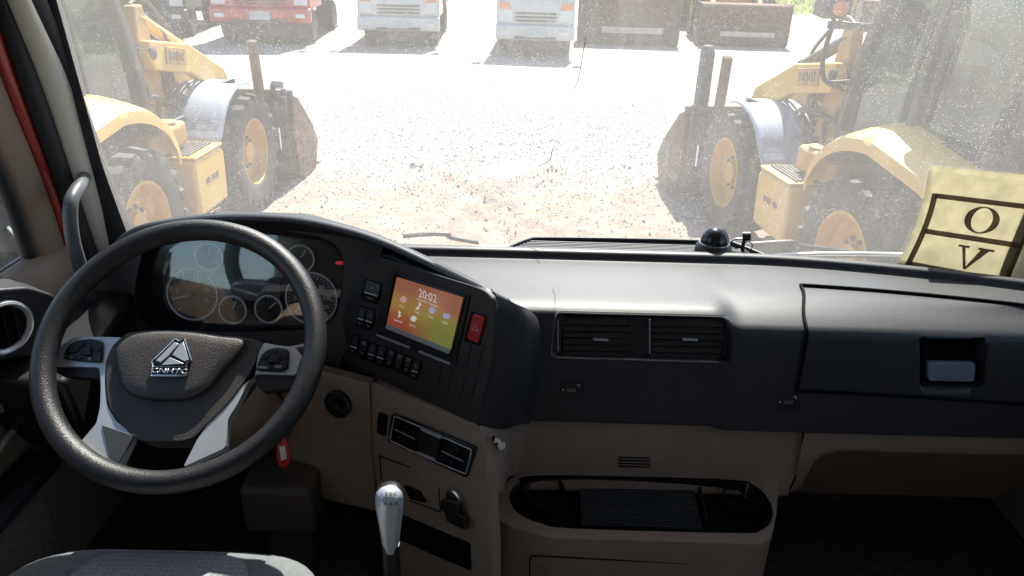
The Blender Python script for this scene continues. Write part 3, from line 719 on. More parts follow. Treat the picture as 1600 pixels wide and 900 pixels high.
# trees beyond the backhoe
MT['bark'] = mat('bark', (.09, .065, .045), .9, var=.3, vscale=20)
MT['leaf'] = mat('leaf', (.045, .085, .022), .6, col2=(.12, .19, .05), vscale=3.0)
def tree(loc, hgt, rad, seed, label):
    r = random.Random(seed); t = thing('tree', loc, label, 'tree', 'trees beside the yard')
    m = MB(); m.tube(cr([(0, 0, -.1), (r.uniform(-.1, .1), r.uniform(-.1, .1), hgt * .3), (r.uniform(-.25, .25), r.uniform(-.2, .2), hgt * .65), (0, 0, hgt * .9)], 5), [.17 - .009 * i for i in range(16)], 10)
    cl = []
    for k in range(15):
        a = r.random() * 6.28; zz = hgt * r.uniform(.28, 1.0); q = rad * r.uniform(.3, 1.0) * math.sqrt(max(.1, 1 - ((zz / hgt - .6) / .5) ** 2))
        cl.append((Vector((math.cos(a) * q, math.sin(a) * q, zz)), rad * r.uniform(.28, .5)))
        m.tube([(0, 0, zz * .62), (math.cos(a) * q * .5, math.sin(a) * q * .5, zz * .85), tuple(cl[-1][0])], [.05, .035, .012], 6)
    obj('trunk', m, MT['bark'], t)
    g = MB()
    for c0, cr_ in cl:
        for i in range(330):
            d = Vector((r.gauss(0, 1), r.gauss(0, 1), r.gauss(0, .8))).normalized() * cr_ * r.uniform(.45, 1.08); p = c0 + d
            u = Vector((r.gauss(0, 1), r.gauss(0, 1), r.gauss(0, .6))).normalized() * r.uniform(.05, .10); w_ = u.cross(Vector((r.gauss(0, 1), r.gauss(0, 1), r.gauss(0, 1)))).normalized() * u.length * .5
            g.add([p - u, p + w_, p + u, p - w_], [(0, 1, 2, 3)])
    me = bpy.data.meshes.new('crown'); me.from_pydata([tuple(v) for v in g.v], [], g.f)
    o = obj('crown', me, MT['leaf'], t)
    return t
tree((10.6, 13.5, 0), 4.4, 1.9, 1, 'leafy green tree seen through the front of the backhoe cab')
tree((13.2, 16.0, 0), 5.2, 2.3, 2, 'taller leafy tree behind the backhoe cab')
tree((9.8, 10.8, 0), 3.6, 1.6, 3, 'low bushy tree close behind the backhoe cab glass')
tree((-12.5, 13.0, 0), 5.0, 2.2, 4, 'leafy tree behind the cab of the backhoe by the door')
# ------------------------------------------------------------------ truck cab shell (camera stands inside it)
MT['wsglass'] = glass('dusty_windscreen', (.93, .96, .95), .118, .75, 330, gloss=.04, streak=.05, dcol=(.85, .83, .79))
MT['sideglass'] = glass('side_glass', (.90, .94, .92), .03, .2, 250, gloss=.04, streak=.03)
CAB = thing('truck_cab', (0.1, .6, .0), 'red lorry cab seen from inside, with dusty windscreen and cream pillar trim', 'truck cab', world=True)
def ws_y(X, z):
    return 1.60 - .07 * (X - .1) ** 2 - .10 * (z + .6)
def WS(X, z, off=0.0):
    return c(X, ws_y(X, z) - off, z)
XL, XR = -.905, 1.13
rows = []
for i in range(15):
    z = -.68 + i * (1.16 / 14)
    rows.append([WS(XL + (XR - XL) * k / 30, z) for k in range(31)])
wscreen = obj('windscreen', MB().grid(rows), MT['wsglass'], CAB, sharp=180)
# black printed border of the glass
m = MB()
for k in range(24):
    z0 = -.68 + k * 1.16 / 24; z1 = z0 + 1.16 / 24
def frit_l(z): return XL + .030 + .010 * max(0, -(z + .45)) * 8
m.grid([[WS(XL - .005, z, .004), WS(frit_l(z), z, .004)] for z in [-.68 + k * 1.16 / 24 for k in range(25)]])
m.grid([[WS(XR + .005, z, .004), WS(XR - .035, z, .004)] for z in [-.68 + k * 1.16 / 24 for k in range(25)]])
m.grid([[WS(XL + (XR - XL) * k / 30, .43, .004), WS(XL + (XR - XL) * k / 30, .50, .004)] for k in range(31)])
obj('glass_border', m, MT['rubber'], wscreen, solid=.002)
# fine crack
m = MB(); m.tube(cr([on for on in [WS(.135, -.165, .003), WS(.131, -.20, .003), WS(.128, -.235, .003), WS(.120, -.27, .003)]], 4), .0007, 5); obj('crack', m, MT['rubber'], wscreen)
m = MB(); m.tube(cr([WS(.052, -.44, .003), WS(.075, -.425, .003), WS(.080, -.40, .003)], 4), .0008, 5); obj('crack', m, MT['rubber'], wscreen)

# shell
def wallbox(name, x0, x1, y0, y1, z0, z1, mt, parent=CAB, bev=0):
    return obj(name, MB().box((x0 + x1) / 2, (y0 + y1) / 2, H + (z0 + z1) / 2, x1 - x0, y1 - y0, z1 - z0), mt, parent, bevel=bev)
wallbox('floor', -1.10, 1.28, -.72, 1.66, -1.34, -1.28, MT['carpet'])
wallbox('rear_wall', -1.10, 1.28, -.72, -.66, -1.28, .62, MT['liner'])
m = MB(); m.prism([c(-1.10, y, z) for y, z in ((-.72, .62), (-.72, .58), (1.40, .46), (1.50, .44), (1.54, .50), (1.40, .60))], (2.38, 0, 0)); obj('roof', m, MT['liner'], CAB)
wallbox('front_panel', -1.10, 1.32, 1.62, 1.66, -1.28, -.70, MT['redpaint'])
m = MB()
for x0, x1 in ((-.85, -.55), (.75, 1.05)): m.box((x0 + x1) / 2, 1.2, .75, .30, .9, .10)
m.box(-.30, .3, .95, .12, 3.0, .28); m.box(.50, .3, .95, .12, 3.0, .28); obj('chassis_rail', m, MT['grease'], CAB)
for s in (-1, 1):
    m = MB(); m.lathe([(.30, -.15), (.47, -.15), (.52, -.10), (.52, .10), (.47, .15), (.30, .15)], 28, (.1 + s * 1.02, .55, .52), (1, 0, 0)); w_ = obj('front_wheel', m, MT['tyre'], CAB)
    m = MB(); m.lathe([(.31, .12 * s), (.26, .04 * s), (0, .02 * s)], 20, (.1 + s * 1.02, .55, .52), (1, 0, 0)); obj('rim', m, MT['plate'], w_)
    m = MB(); m.box(.1 + s * .75, .55, .55, .9, .12, .12); obj('axle', m, MT['grease'], CAB)
# left pillar: strips lying along the side of the cab
def strip(name, edge_a, edge_b, mt, parent=CAB, thick=.02, n=8, bulge=0.0):
    """edge: list of (px,py,X) from top to bottom; continued straight above the frame"""
    def line(e):
        p = [atX(*q) for q in e]
        top = p[0] + (p[0] - p[1]).normalized() * .62
        return cr([top] + p, n)
    A, B = line(edge_a), line(edge_b)
    rows = []
    for a, b in zip(A, B):
        mid = a.lerp(b, .5); out = (CAM - mid); out.z = 0; out.normalize()
        rows.append([a, a.lerp(b, .25) + out * bulge * .75, mid + out * bulge, a.lerp(b, .75) + out * bulge * .75, b])
    o = obj(name, MB().grid(rows), mt, parent, sharp=60)
    md = o.modifiers.new('s', 'SOLIDIFY'); md.thickness = thick; md.offset = 0
    return o
strip('pillar_trim', [(44, 0, -.90), (107, 142, -.902), (148, 284, -.905), (182, 372, -.905)], [(13, 0, -.935), (66, 142, -.935), (114, 284, -.938), (152, 400, -.938)], MT['cream'], bulge=.012)
strip('windscreen_rubber', [(66, 0, -.892), (122, 142, -.892), (172, 284, -.894), (214, 372, -.894)], [(43, 0, -.902), (106, 142, -.905), (147, 284, -.907), (180, 380, -.907)], MT['rubber'], bulge=.004)
strip('door_seal', [(15, 0, -.938), (67, 142, -.938), (116, 284, -.94), (165, 440, -.94)], [(-12, 0, -.955), (34, 142, -.955), (84, 284, -.958), (135, 440, -.96)], MT['rubber'], bulge=.018)
strip('painted_door_frame', [(-10, 0, -.958), (35, 142, -.958), (86, 284, -.960), (137, 440, -.962)], [(-44, 0, -.968), (8, 142, -.968), (66, 284, -.970), (118, 440, -.972)], MT['redpaint'], bulge=.004)
# grab handle
hp = [atX(134, 272, -.925), atX(126, 288, -.885), atX(112, 312, -.872), atX(110, 345, -.872), atX(116, 385, -.872), atX(128, 425, -.872), atX(140, 470, -.872), atX(150, 505, -.90)]
obj('grab_handle', MB().tube(cr(hp, 6), [.008, .010] + [.0135] * 41, 14), mat('handle_grey_plastic', (.085, .09, .10), .38), CAB)
# door
DOOR = thing('cab_door', c(-1.0, .5, -1.28), 'cab door beside the steering wheel with brown trim, window and fabric panel', 'door', world=True)
tb = [(-46, 0, -.972), (6, 142, -.972), (64, 284, -.974), (116, 440, -.976), (140, 520, -.976)]
ta = [(-150, 0, -.985), (-70, 142, -.985), (10, 284, -.985), (64, 440, -.985), (95, 520, -.985)]
strip('pillar_cover', tb, ta, MT['door_trim'], DOOR, bulge=.012)
strip('window_seal', [(-148, 0, -.984), (-68, 142, -.984), (12, 284, -.984), (66, 440, -.984), (82, 490, -.984)], [(-166, 0, -.996), (-84, 142, -.996), (-2, 284, -.996), (53, 440, -.996), (70, 490, -.996)], MT['rubber'], DOOR, bulge=.006)
p = atX(22, 268, -.972)
m = MB(); m.lathe([(.009, 0), (.008, .003), (.004, .0035), (0, .002)], 16, p, (.96, -.2, 0)); obj('screw', m, MT['grease'], DOOR)
pts = [atX(-260, -60, -1.0), atX(-166, 0, -1.0), atX(-84, 142, -1.0), atX(0, 284, -1.0), atX(58, 440, -1.0), atX(66, 475, -1.0)]
pn = [Vector((q.x, q.y, q.z)) for q in pts]
zb, zt_ = c(0, 0, -.60).z, c(0, 0, .42).z
poly = [Vector((-1.0, .05, zb)), Vector((-1.0, 1.46, zb)), Vector((-1.0, 1.36, zt_)), Vector((-1.0, .05, zt_))]
obj('window_pane', MB().prism(poly, (-.005, 0, 0)), MT['sideglass'], DOOR)
m = MB(); m.box(-1.05, -.30, H - .05, .06, .75, 1.15); obj('door_rear_frame', m, MT['door_trim'], DOOR)
m = MB(); m.box(-1.05, .5, H + .50, .06, 2.2, .18); obj('door_top_frame', m, MT['door_trim'], DOOR)
m = MB(); m.box(-1.05, .45, H - .99, .06, 2.3, .56); obj('outer_skin', m, MT['redpaint'], DOOR)
# inner door panel below the window: sill, trim, armrest, fabric, silver pull
prof = [(-1.0, -.60), (-.965, -.605), (-.945, -.64), (-.945, -.80), (-.93, -.86), (-.955, -.93), (-.95, -1.05), (-.94, -1.26), (-1.0, -1.26)]
m = MB(); m.prism([c(x, -.5, z) for x, z in prof], (0, 2.10, 0)); obj('inner_panel', m, MT['door_trim'], DOOR, bevel=.01)
m = MB(); m.prism([c(x, .0, z) for x, z in ((-.952, -.985), (-.925, -.995), (-.915, -1.02), (-.915, -1.24), (-.95, -1.25))], (0, 1.15, 0)); obj('fabric_panel', m, MT['fabric'], DOOR, bevel=.02, seg=3)
m = MB(); m.prism([c(x, .2, z) for x, z in ((-.945, -.925), (-.90, -.93), (-.885, -.955), (-.90, -.975), (-.945, -.98))], (0, .98, 0)); obj('armrest', m, MT['rubber'], DOOR, bevel=.01)
m = MB(); m.bar(atX(-30, 650, -.925), atX(34, 622, -.925), .012, .020); m.bar(atX(34, 622, -.925), atX(28, 662, -.925), .012, .016); m.bar(atX(28, 662, -.925), atX(-10, 712, -.925), .012, .012); obj('door_pull', m, MT['silver'], DOOR, bevel=.004)
# right side of the cab
m = MB(); m.prism([c(1.26, y, z) for y, z in ((-.66, -1.28), (1.62, -1.28), (1.60, -.58), (-.66, -.58))], (.06, 0, 0)); obj('right_wall', m, MT['door_trim'], CAB)
m = MB(); m.prism([c(1.26, y, z) for y, z in ((-.66, -.58), (-.05, -.58), (-.05, .60), (-.66, .60))], (.06, 0, 0)); obj('right_rear_post', m, MT['door_trim'], CAB)
m = MB(); m.prism([c(1.26, y, z) for y, z in ((-.05, .40), (1.2, .36), (1.45, .50), (-.05, .60))], (.06, 0, 0)); obj('right_header', m, MT['door_trim'], CAB)
m = MB(); m.prism([c(1.275, y, z) for y, z in ((-.05, -.58), (1.40, -.58), (1.2, .37), (-.05, .41))], (.005, 0, 0)); obj('right_window_pane', m, MT['sideglass'], CAB)
m = MB(); m.ringloft([[c(1.10, 1.50, -.66), c(1.16, 1.56, -.66), c(1.30, 1.50, -.66), c(1.27, 1.30, -.66), c(1.14, 1.40, -.66)], [c(1.10, 1.40, .5), c(1.16, 1.46, .5), c(1.30, 1.36, .5), c(1.27, 1.14, .5), c(1.14, 1.26, .5)]]); obj('right_pillar', m, MT['cream'], CAB, bevel=.01)
m = MB(); m.ringloft([[c(-.945, 1.57, -.7), c(-1.03, 1.57, -.7), c(-1.03, 1.51, -.7), c(-.97, 1.49, -.7)], [c(-.945, 1.47, .5), c(-1.03, 1.47, .5), c(-1.03, 1.41, .5), c(-.97, 1.39, .5)]]); obj('left_pillar_core', m, MT['redpaint'], CAB)

# ------------------------------------------------------------------ dashboard
DASH = thing('dashboard', c(.1, 1.3, -1.28), 'black and beige lorry dashboard below the dusty windscreen', 'dashboard', world=True)
def sstep(a, b, x):
    t = max(0, min(1, (x - a) / (b - a))); return t * t * (3 - 2 * t)
def uprof(X):
    """front outline of the passenger side, from the lip at the windscreen to the seam above the beige part"""
    q = sstep(.385, .425, X); L_ = 1.47 - .115 * max(0, (X - .48) / .6) ** 1.7
    d = -.014 * q; r = .012 * q
    return [(v.x, v.y) for v in cr([(L_ + .012, -.612), (L_ + .008, -.594), (L_, -.588), (L_ - .012, -.589), (L_ - .018, -.594), (L_ - .022, -.604), (L_ - .05, -.6045), (L_ - .09 - .02 * q, -.605), (1.305 + d * .3 - (1.47 - L_) * .35, -.607),
            (1.252 + d * .6 + .012 * q, -.6085 - r * .5), (1.231 + d + .006 * q, -.6125 - r), (1.217 + d, -.623 - r * 1.1), (1.212 + d, -.66 - r * .5), (1.208 + d, -.74), (1.203 + d, -.79), (1.199 + d, -.838), (1.203 + d, -.848), (1.225, -.850)], 3)]
rings = []
xs = [-.24 + 1.515 * k / 118 for k in range(119)]
for X in xs:
    lo_ = 1.0 if X > -.13 else 1.21 + (-.13 - X) * 1.3
    f = [c(X, max(y, lo_), z) for y, z in uprof(X)]
    b = [c(X, max(y, lo_ + .02), z) for y, z in ((1.29, -.84), (1.30, -.70), (1.42 - .115 * max(0, (X - .48) / .6) ** 1.7, -.66))]
    rings.append(f + b)
up = obj('upper_panel', MB().ringloft(rings), MT['dash'], DASH, sharp=42)
PF = Pl(c(0, 1.212, -.69), c(1, 1.212, -.69), c(0, 1.199, -.838))
PFR = Pl(c(0, 1.198, -.69), c(1, 1.198, -.69), c(0, 1.185, -.838))
# ---- glove box lid follows the panel, slightly proud
def prof_pt(X, s):
    pr = [Vector((0, y, z)) for y, z in uprof(X)[18:46]]
    Ls = [0]
    for a, b in zip(pr, pr[1:]): Ls.append(Ls[-1] + (b - a).length)
    t = s * Ls[-1]
    for i in range(len(pr) - 1):
        if t <= Ls[i + 1] or i == len(pr) - 2:
            u = (t - Ls[i]) / (Ls[i + 1] - Ls[i]); q = pr[i].lerp(pr[i + 1], u); d = (pr[i + 1] - pr[i]).normalized(); return Vector((X, q.y, q.z + H)), Vector((0, d.z, -d.y))
def lid_rows(off, inset):
    rows = []
    for i in range(41):
        v = i / 40; X = .548 + inset + (1.17 - .548) * v
        s0 = .175 + inset * 1.6; s1 = .80 - inset * 1.6
        r_ = []
        for j in range(31):
            s = s0 + (s1 - s0) * j / 30
            # rounded lower corner, slanted upper corner
            Xq = X
            if v < .2: Xq = X + (.030 * (1 - sstep(0, .5, (s - s0) / (s1 - s0)))) * (1 - v / .2)
            p, n = prof_pt(Xq, s); n = -n if n.y > 0 and n.z < 0 else n
            if n.dot(CAM - p) < 0: n = -n
            r_.append(p + n * off)
        rows.append(r_)
    return rows
m = MB(); fr = lid_rows(.0065, .0); bk_ = lid_rows(-.045, .0)
nI, nJ = len(fr), len(fr[0])
m.grid(fr); m.grid([list(reversed(r_)) for r_ in bk_])
def band(a, b): m.grid([a, b])
band(fr[0], bk_[0]); band(fr[-1], bk_[-1]); band([r_[0] for r_ in fr], [r_[0] for r_ in bk_]); band([r_[-1] for r_ in fr], [r_[-1] for r_ in bk_])
lid = obj('glove_box_lid', m, MT['dash'], DASH, sharp=42)
pk = rpoly([(1443, 538), (1531, 539), (1530, 601), (1447, 600)], 12, 4)
kc = MB().sink(PFR, pk, .034, .05)
cut(lid, kc)
kc = MB().sink(PFR, rpoly([(1436, 528), (1538, 529), (1538, 606), (1438, 605)], 4), .07, .05)
cut(up, kc)
# seam groove round the lid
gp = lid_rows(.003, -.002)
path = [gp[0][j] for j in range(nJ)]
path = [gp[i][0] for i in range(nI - 1, -1, -1)] + path[1:] + [gp[i][-1] for i in range(1, nI)]
obj('lid_seam', MB().tube(path, .0032, 6), MT['hole'], lid)
m = MB(); m.slab(PFR, rpoly([(1441, 536), (1533, 537), (1532, 603), (1445, 602)], 13, 4), .004, -.028); obj('handle_pocket', m, MT['hole'], lid)
m = MB(); m.slab(PFR, rpoly([(1449, 566), (1525, 567), (1523, 597), (1451, 596)], 6, 4), .012, -.004); obj('lid_handle', m, mat('handle_grey', (.16, .18, .23), .45), lid, bevel=.002)
# ---- passenger air vent
vo_ = rpoly([(868, 486), (1138, 493), (1146, 566), (860, 558)], 12, 5)
kc = MB().sink(PF, rpoly([(872, 491), (1135, 497), (1140, 561), (866, 554)], 6, 3), .045)
cut(up, kc)
AV = obj('air_vent', MB().slab(PF, rpoly([(870, 489), (1136, 495), (1142, 563), (864, 556)], 8, 3), .004, -.028), MT['hole'], DASH)
obj('chrome_trim', MB().tube([PF.on(x, y, .002) for x, y in vo_], .0017, 6, closed=True), MT['chrome'], AV)
for q in ([(985, 495), (1016, 495.5), (1016, 558), (985, 557)], [(866, 491), (880, 491), (878, 554), (866, 554)], [(1126, 498), (1140, 498), (1143, 562), (1130, 561)]):
    obj('vent_frame', MB().slab(PF, q, .03, -.005), MT['black'], AV, bevel=.002)
for x0, x1 in ((880, 985), (1016, 1128)):
    for k in range(6):
        y = 500 + k * 10.2 + (x0 - 880) * .018
        a, b = PF.on(x0, y, -.008), PF.on(x1, y + (x1 - x0) * .018, -.008)
        obj('slat', MB().bar(a, b, .016, .0040, Vector((0, -.75, .66))), MT['black'], AV)
    xm = (x0 + x1) / 2 + 6
    obj('vent_tab', MB().bar(PF.on(xm - 12, 530, .004), PF.on(xm + 12, 531, .004), .006, .0035), MT['silver'], AV, bevel=.001)
for a, b in (((872, 500), (872, 548)), ((1015, 499), (1015, 552))):
    obj('chrome_bar', MB().bar(PF.on(*a, .002), PF.on(*b, .002), .0022, .002, PF.n), MT['grey_mark'], AV)
# ---- two blanking caps marked SOS
for x, y, pl in ((893, 609, PF), (1232, 628, PF if False else PFR)):
    m = MB(); m.slab(pl, rpoly([(x - 17, y - 13), (x + 18, y - 12), (x + 19, y + 15), (x - 17, y + 14)], 3), .006, .002); q = obj('switch_cap', m, MT['black'], DASH, bevel=.001)
    xd = pl.on(x + 10, y) - pl.on(x, y); yd = pl.on(x, y - 10) - pl.on(x, y)
    text('lettering', 'SOS', pl.on(x, y + 1, .0025), xd, yd, .010, MT['grey_mark'], q)
    obj('indicator_dot', MB().slab(pl, [(x - 14, y - 1), (x - 12, y - 1), (x - 12, y + 1), (x - 14, y + 1)], .0004, .0028), MT['white_mark'], q)
    obj('phone_symbol', MB().tube(cr([pl.on(x + 8, y - 7, .003), pl.on(x + 12, y - 8, .003), pl.on(x + 12, y - 4, .003)], 3), .0006, 5), MT['white_mark'], q)

# ---- binnacle hood sweeping over the instruments to the centre console
E_ = [(150, 430, 1.375), (168, 396, 1.37), (186, 372, 1.36), (215, 357, 1.35), (265, 347, 1.34), (330, 340, 1.33), (400, 339, 1.32), (470, 344, 1.31), (540, 359, 1.285), (600, 379, 1.25), (660, 406, 1.20), (715, 433, 1.145), (752, 451, 1.11), (778, 464, 1.10), (804, 479, 1.13), (826, 496, 1.175), (840, 520, 1.215)]
Ep = cr([atY(*q) for q in E_], 5)
rows = [[], [], [], [], [], [], [], [], []]
for i, e in enumerate(Ep):
    t = i / (len(Ep) - 1); rt = sstep(.70, .95, t); lf = 1 - sstep(.0, .12, t)
    o = Vector((.0 - .02 * lf, 1, 0)).normalized()
    zend = H - .640 + .015 * rt; yb = 1.52
    rows[0].append(Vector((e.x - .01 * lf, yb, zend - .05)))
    rows[1].append(Vector((e.x, e.y + (yb - e.y) * .75, e.z + (zend - e.z) * (.80 + .16 * rt))))
    rows[2].append(Vector((e.x, e.y + (yb - e.y) * .40, e.z + (zend - e.z) * (.34 + .34 * rt))))
    bx = sstep(-.26, -.06, e.x)
    rows[1][-1] = rows[1][-1].lerp(Vector((e.x, e.y + .24, H - .63)), bx)
    rows[2][-1] = rows[2][-1].lerp(Vector((e.x, e.y + .12, max(e.z - .09, H - .64))), bx)
    rows[3].append(e + Vector((0, .022, .0015 - .006 * bx)))
    rows[4].append(e + Vector((0, .008, .0022)))
    rows[5].append(e + Vector((0, .000, -.001)))
    rows[6].append(e + Vector((0, -.002, -.006)))
    rows[7].append(e + Vector((0, .006, -.013)))
    rows[8].append(e + Vector((0, .095 * (1 - rt * .85), -.034)))
obj('binnacle_hood', MB().grid(rows), MT['dash'], DASH, sharp=50)
# ---- instrument surround (plane C) with the cluster let into it
PC = Pl(atY(200, 450, 1.385), atY(565, 430, 1.372), atY(380, 560, 1.335))
sur = rpoly([(146, 432), (172, 388), (215, 352), (330, 332), (470, 336), (560, 362), (600, 385), (566, 478), (520, 600), (150, 600)], 10, 3)
su = obj('instrument_surround', MB().slab(PC, sur, .05, 0), MT['dash2'], DASH)
clo = rpoly([(222, 392), (262, 368), (330, 357), (420, 357), (500, 369), (528, 385), (538, 410), (535, 450), (526, 496), (500, 514), (380, 519), (240, 516), (217, 500), (210, 455)], 16, 4)
kc = MB().sink(PC, clo, .12, .08); cut(su, kc)
CL = obj('instrument_cluster', MB().slab(PC, rpoly([(190, 380), (260, 350), (520, 350), (560, 390), (545, 530), (190, 530)], 8), .004, -.032), MT['gloss_black'], DASH)
rim_ = [PC.on(x, y, .0005) for x, y in clo]
m = MB(); m.ringloft([[PC.on(x, y, 0) + PC.n * .001 for x, y in clo], [PC.on(x, y, 0) - PC.n * .0315 for x, y in clo]], cap=False); obj('cluster_wall', m, MT['black'], CL)
lens = rpoly([(256, 400), (275, 380), (320, 370), (420, 366), (500, 376), (526, 390), (536, 412), (533, 452), (525, 492), (500, 508), (380, 507), (290, 503), (264, 490), (254, 462)], 14, 4)
# dial faces
def dial(x, y, r, n, a0, a1, major, needle, nums=(), tick='white_mark'):
    o0 = PC.on(x, y, -.030); rr_ = (PC.on(x + r, y, -.030) - o0).length
    xd = (PC.on(x + 10, y, -.030) - o0).normalized(); yd = PC.n.cross(xd)
    if yd.z < 0: yd = -yd
    def P(a, q, l=0): return o0 + (xd * math.cos(a) + yd * math.sin(a)) * q * rr_ + PC.n * l
    D = obj('dial', MB().prism([P(k * math.pi / 24, 1.0, .001) for k in range(48)], -PC.n * .001), MT['black'], CL)
    obj('dial_ring', MB().tube([P(k * math.pi / 24, 1.0, .002) for k in range(48)], .0021, 6, closed=True), MT['white_mark'], D)
    m = MB()
    for k in range(n + 1):
        a = R_(a0 + (a1 - a0) * k / n); q0 = .76 if k % major == 0 else .84
        m.bar(P(a, q0, .0018), P(a, .92, .0018), .0011, .0004, PC.n)
    obj('dial_ticks', m, MT[tick], D)
    for a, s in nums: text('dial_number', s, P(R_(a), .60, .0018), xd, yd, rr_ * .22, MT['white_mark'], D)
    a = R_(needle); obj('needle', MB().bar(P(a, .12, .004), P(a, .82, .004), .0020, .0008, PC.n), MT['white_mark'], D)
    obj('needle_hub', MB().lathe([(rr_ * .13, 0), (rr_ * .12, .004), (0, .005)], 16, P(0, 0, .002), PC.n), MT['black'], D)
    return D
d = dial(301, 460, 39, 28, 225, -45, 4, 192, ((165, '5'), (125, '10'), (70, '15'), (15, '20'), (-25, '25')))
xd_, yd_ = PC.on(311, 440) - PC.on(301, 440), PC.on(301, 430) - PC.on(301, 440)
text('dial_lettering', 'x100 r/min', PC.on(306, 441, -.0275), xd_, yd_, .0062, MT['grey_mark'], d)
obj('trip_button', MB().lathe([(.007, 0), (.0065, .010), (0, .010)], 18, PC.on(299, 487, -.029), PC.n), MT['hole'], d)
dial(327, 401, 21, 6, 150, 30, 3, 75)
dial(364, 484, 21, 6, 150, 30, 3, 62)
dial(420, 483, 21, 6, 150, 30, 3, 40)
dial(470, 404, 21, 6, 150, 30, 3, 55)
dial(487, 466, 40, 28, 225, -45, 4, 218, ((212, '0'), (178, '20'), (135, '40'), (90, '60'), (45, '80'), (0, '100'), (-35, '120')))
m = MB(); m.slab(PC, rpoly([(345, 438), (438, 442), (436, 472), (344, 468)], 3), .001, -.030); obj('cluster_display', m, mat('cluster_display', (.10, .10, .12), .3), CL)
text('warning_text', 'ABS', PC.on(530, 411, -.026), PC.on(540, 411) - PC.on(530, 411), PC.on(530, 401) - PC.on(530, 411), .010, emis('warning_red', (.9, .06, .05), .25), CL)
lm = bpy.data.materials.new('cluster_lens'); lm.use_nodes = True; nt = lm.node_tree; nt.nodes.clear()
o_ = nt.nodes.new('ShaderNodeOutputMaterial'); t_ = nt.nodes.new('ShaderNodeBsdfTransparent'); g_ = nt.nodes.new('ShaderNodeBsdfGlossy'); g_.inputs['Roughness'].default_value = .03
mx_ = nt.nodes.new('ShaderNodeMixShader'); mx_.inputs[0].default_value = .085
nt.links.new(t_.outputs[0], mx_.inputs[1]); nt.links.new(g_.outputs[0], mx_.inputs[2]); nt.links.new(mx_.outputs[0], o_.inputs[0])
obj('cluster_lens', MB().slab(PC, lens, .0015, -.012), lm, CL)
# ---- centre console turned towards the driver
PP = Pl(atY(577, 392, 1.30), atY(775, 470, 1.08), atY(745, 662, 1.075))
cons = [(562, 416), (600, 396), (660, 420), (715, 446), (752, 464), (770, 476), (774, 500), (769, 560), (760, 610), (747, 664), (700, 650), (640, 627), (575, 600), (505, 582), (526, 520), (545, 460)]
co = obj('centre_console', MB().slab(PP, cons, .045, -.004), MT['dash2'], DASH, bevel=.004)
pl_out = rpoly([(571, 420), (582, 403), (600, 404), (699, 436), (756, 454), (772, 467), (775, 484), (769, 559), (750, 640), (700, 628), (640, 605), (580, 582), (536, 566)], 6, 3)
cp = obj('switch_panel', MB().slab(PP, pl_out, .010, .003), MT['dash2'], DASH, bevel=.002)
cp['label'] = 'dark brown switch panel'
# side of the console, back to the passenger side
R0 = [(776, 462), (777, 480), (774, 520), (768, 570), (759, 615), (746, 665)]
R2 = [(838, 494), (846, 512), (850, 545), (848, 585), (842, 625), (828, 662)]
A = cr([PP.on(x, y, -.004) for x, y in R0], 4); B = cr([atY(x, y, 1.218) for x, y in R2], 4)
rows = []
for a, b in zip(A, B):
    mid = a.lerp(b, .30) + Vector((.018, -.012, .0)); m2 = a.lerp(b, .66) + Vector((.010, -.002, 0))
    rows.append([a + Vector((-.01, .03, 0))] + cr([a, mid, m2, b], 4) + [b + Vector((.03, .02, 0))])
obj('console_side', MB().grid(rows), MT['dash'], DASH, sharp=60)
# head unit
m = MB(); m.slab(PP, rpoly([(607, 423), (733, 463), (710, 573), (584, 524)], 3), .010, .0065); hu = obj('head_unit', m, MT['black'], DASH, bevel=.002)
m = MB(); m.slab(PP, [(616, 428), (727, 463), (706, 552), (600, 511)], .004, .009); obj('screen_frame', m, MT['gloss_black'], hu, bevel=.001)
m = MB(); m.slab(PP, rpoly([(604, 506), (703.5, 546), (701, 553), (602, 513)], 2), .003, .0115); obj('silver_strip', m, MT['silver'], hu)
q = [PP.on(x, y, .0105) for x, y in ((604, 506), (703.5, 547), (723, 465), (620, 433))]
me = bpy.data.meshes.new('screen'); me.from_pydata([tuple(v) for v in q] + [tuple(v - PP.n * .002) for v in q], [], [(0, 1, 2, 3), (7, 6, 5, 4), (0, 4, 5, 1), (1, 5, 6, 2), (2, 6, 7, 3), (3, 7, 4, 0)])
uv = me.uv_layers.new(name='UVMap'); cc = [(0, 0), (1, 0), (1, 1), (0, 1)]
for poly_ in me.polygons:
    for li in poly_.loop_indices: uv.data[li].uv = cc[me.loops[li].vertex_index % 4]
sm = bpy.data.materials.new('screen_image'); sm.use_nodes = True; nt = sm.node_tree; N = nt.nodes; L = nt.links; b = N['Principled BSDF']
uvn = N.new('ShaderNodeUVMap'); sp = N.new('ShaderNodeSeparateXYZ'); L.new(uvn.outputs[0], sp.inputs[0])
nz = N.new('ShaderNodeTexNoise'); nz.inputs['Scale'].default_value = 2.2; nz.inputs['Detail'].default_value = 3; L.new(uvn.outputs[0], nz.inputs['Vector'])
mh = N.new('ShaderNodeMath'); mh.operation = 'MULTIPLY_ADD'; L.new(nz.outputs['Fac'], mh.inputs[0]); mh.inputs[1].default_value = .35
m3 = N.new('ShaderNodeMath'); m3.operation = 'MULTIPLY_ADD'; L.new(sp.outputs['X'], m3.inputs[0]); m3.inputs[1].default_value = .10; L.new(sp.outputs['Y'], m3.inputs[2]); L.new(m3.outputs[0], mh.inputs[2])
rp = N.new('ShaderNodeValToRGB'); rp.color_ramp.interpolation = 'B_SPLINE'
els = [(.20, (.36, .06, .035)), (.45, (.42, .13, .035)), (.62, (.48, .28, .05)), (.75, (.46, .27, .07)), (.90, (.46, .22, .07)), (1.0, (.42, .13, .08))]
while len(rp.color_ramp.elements) < len(els): rp.color_ramp.elements.new(.5)
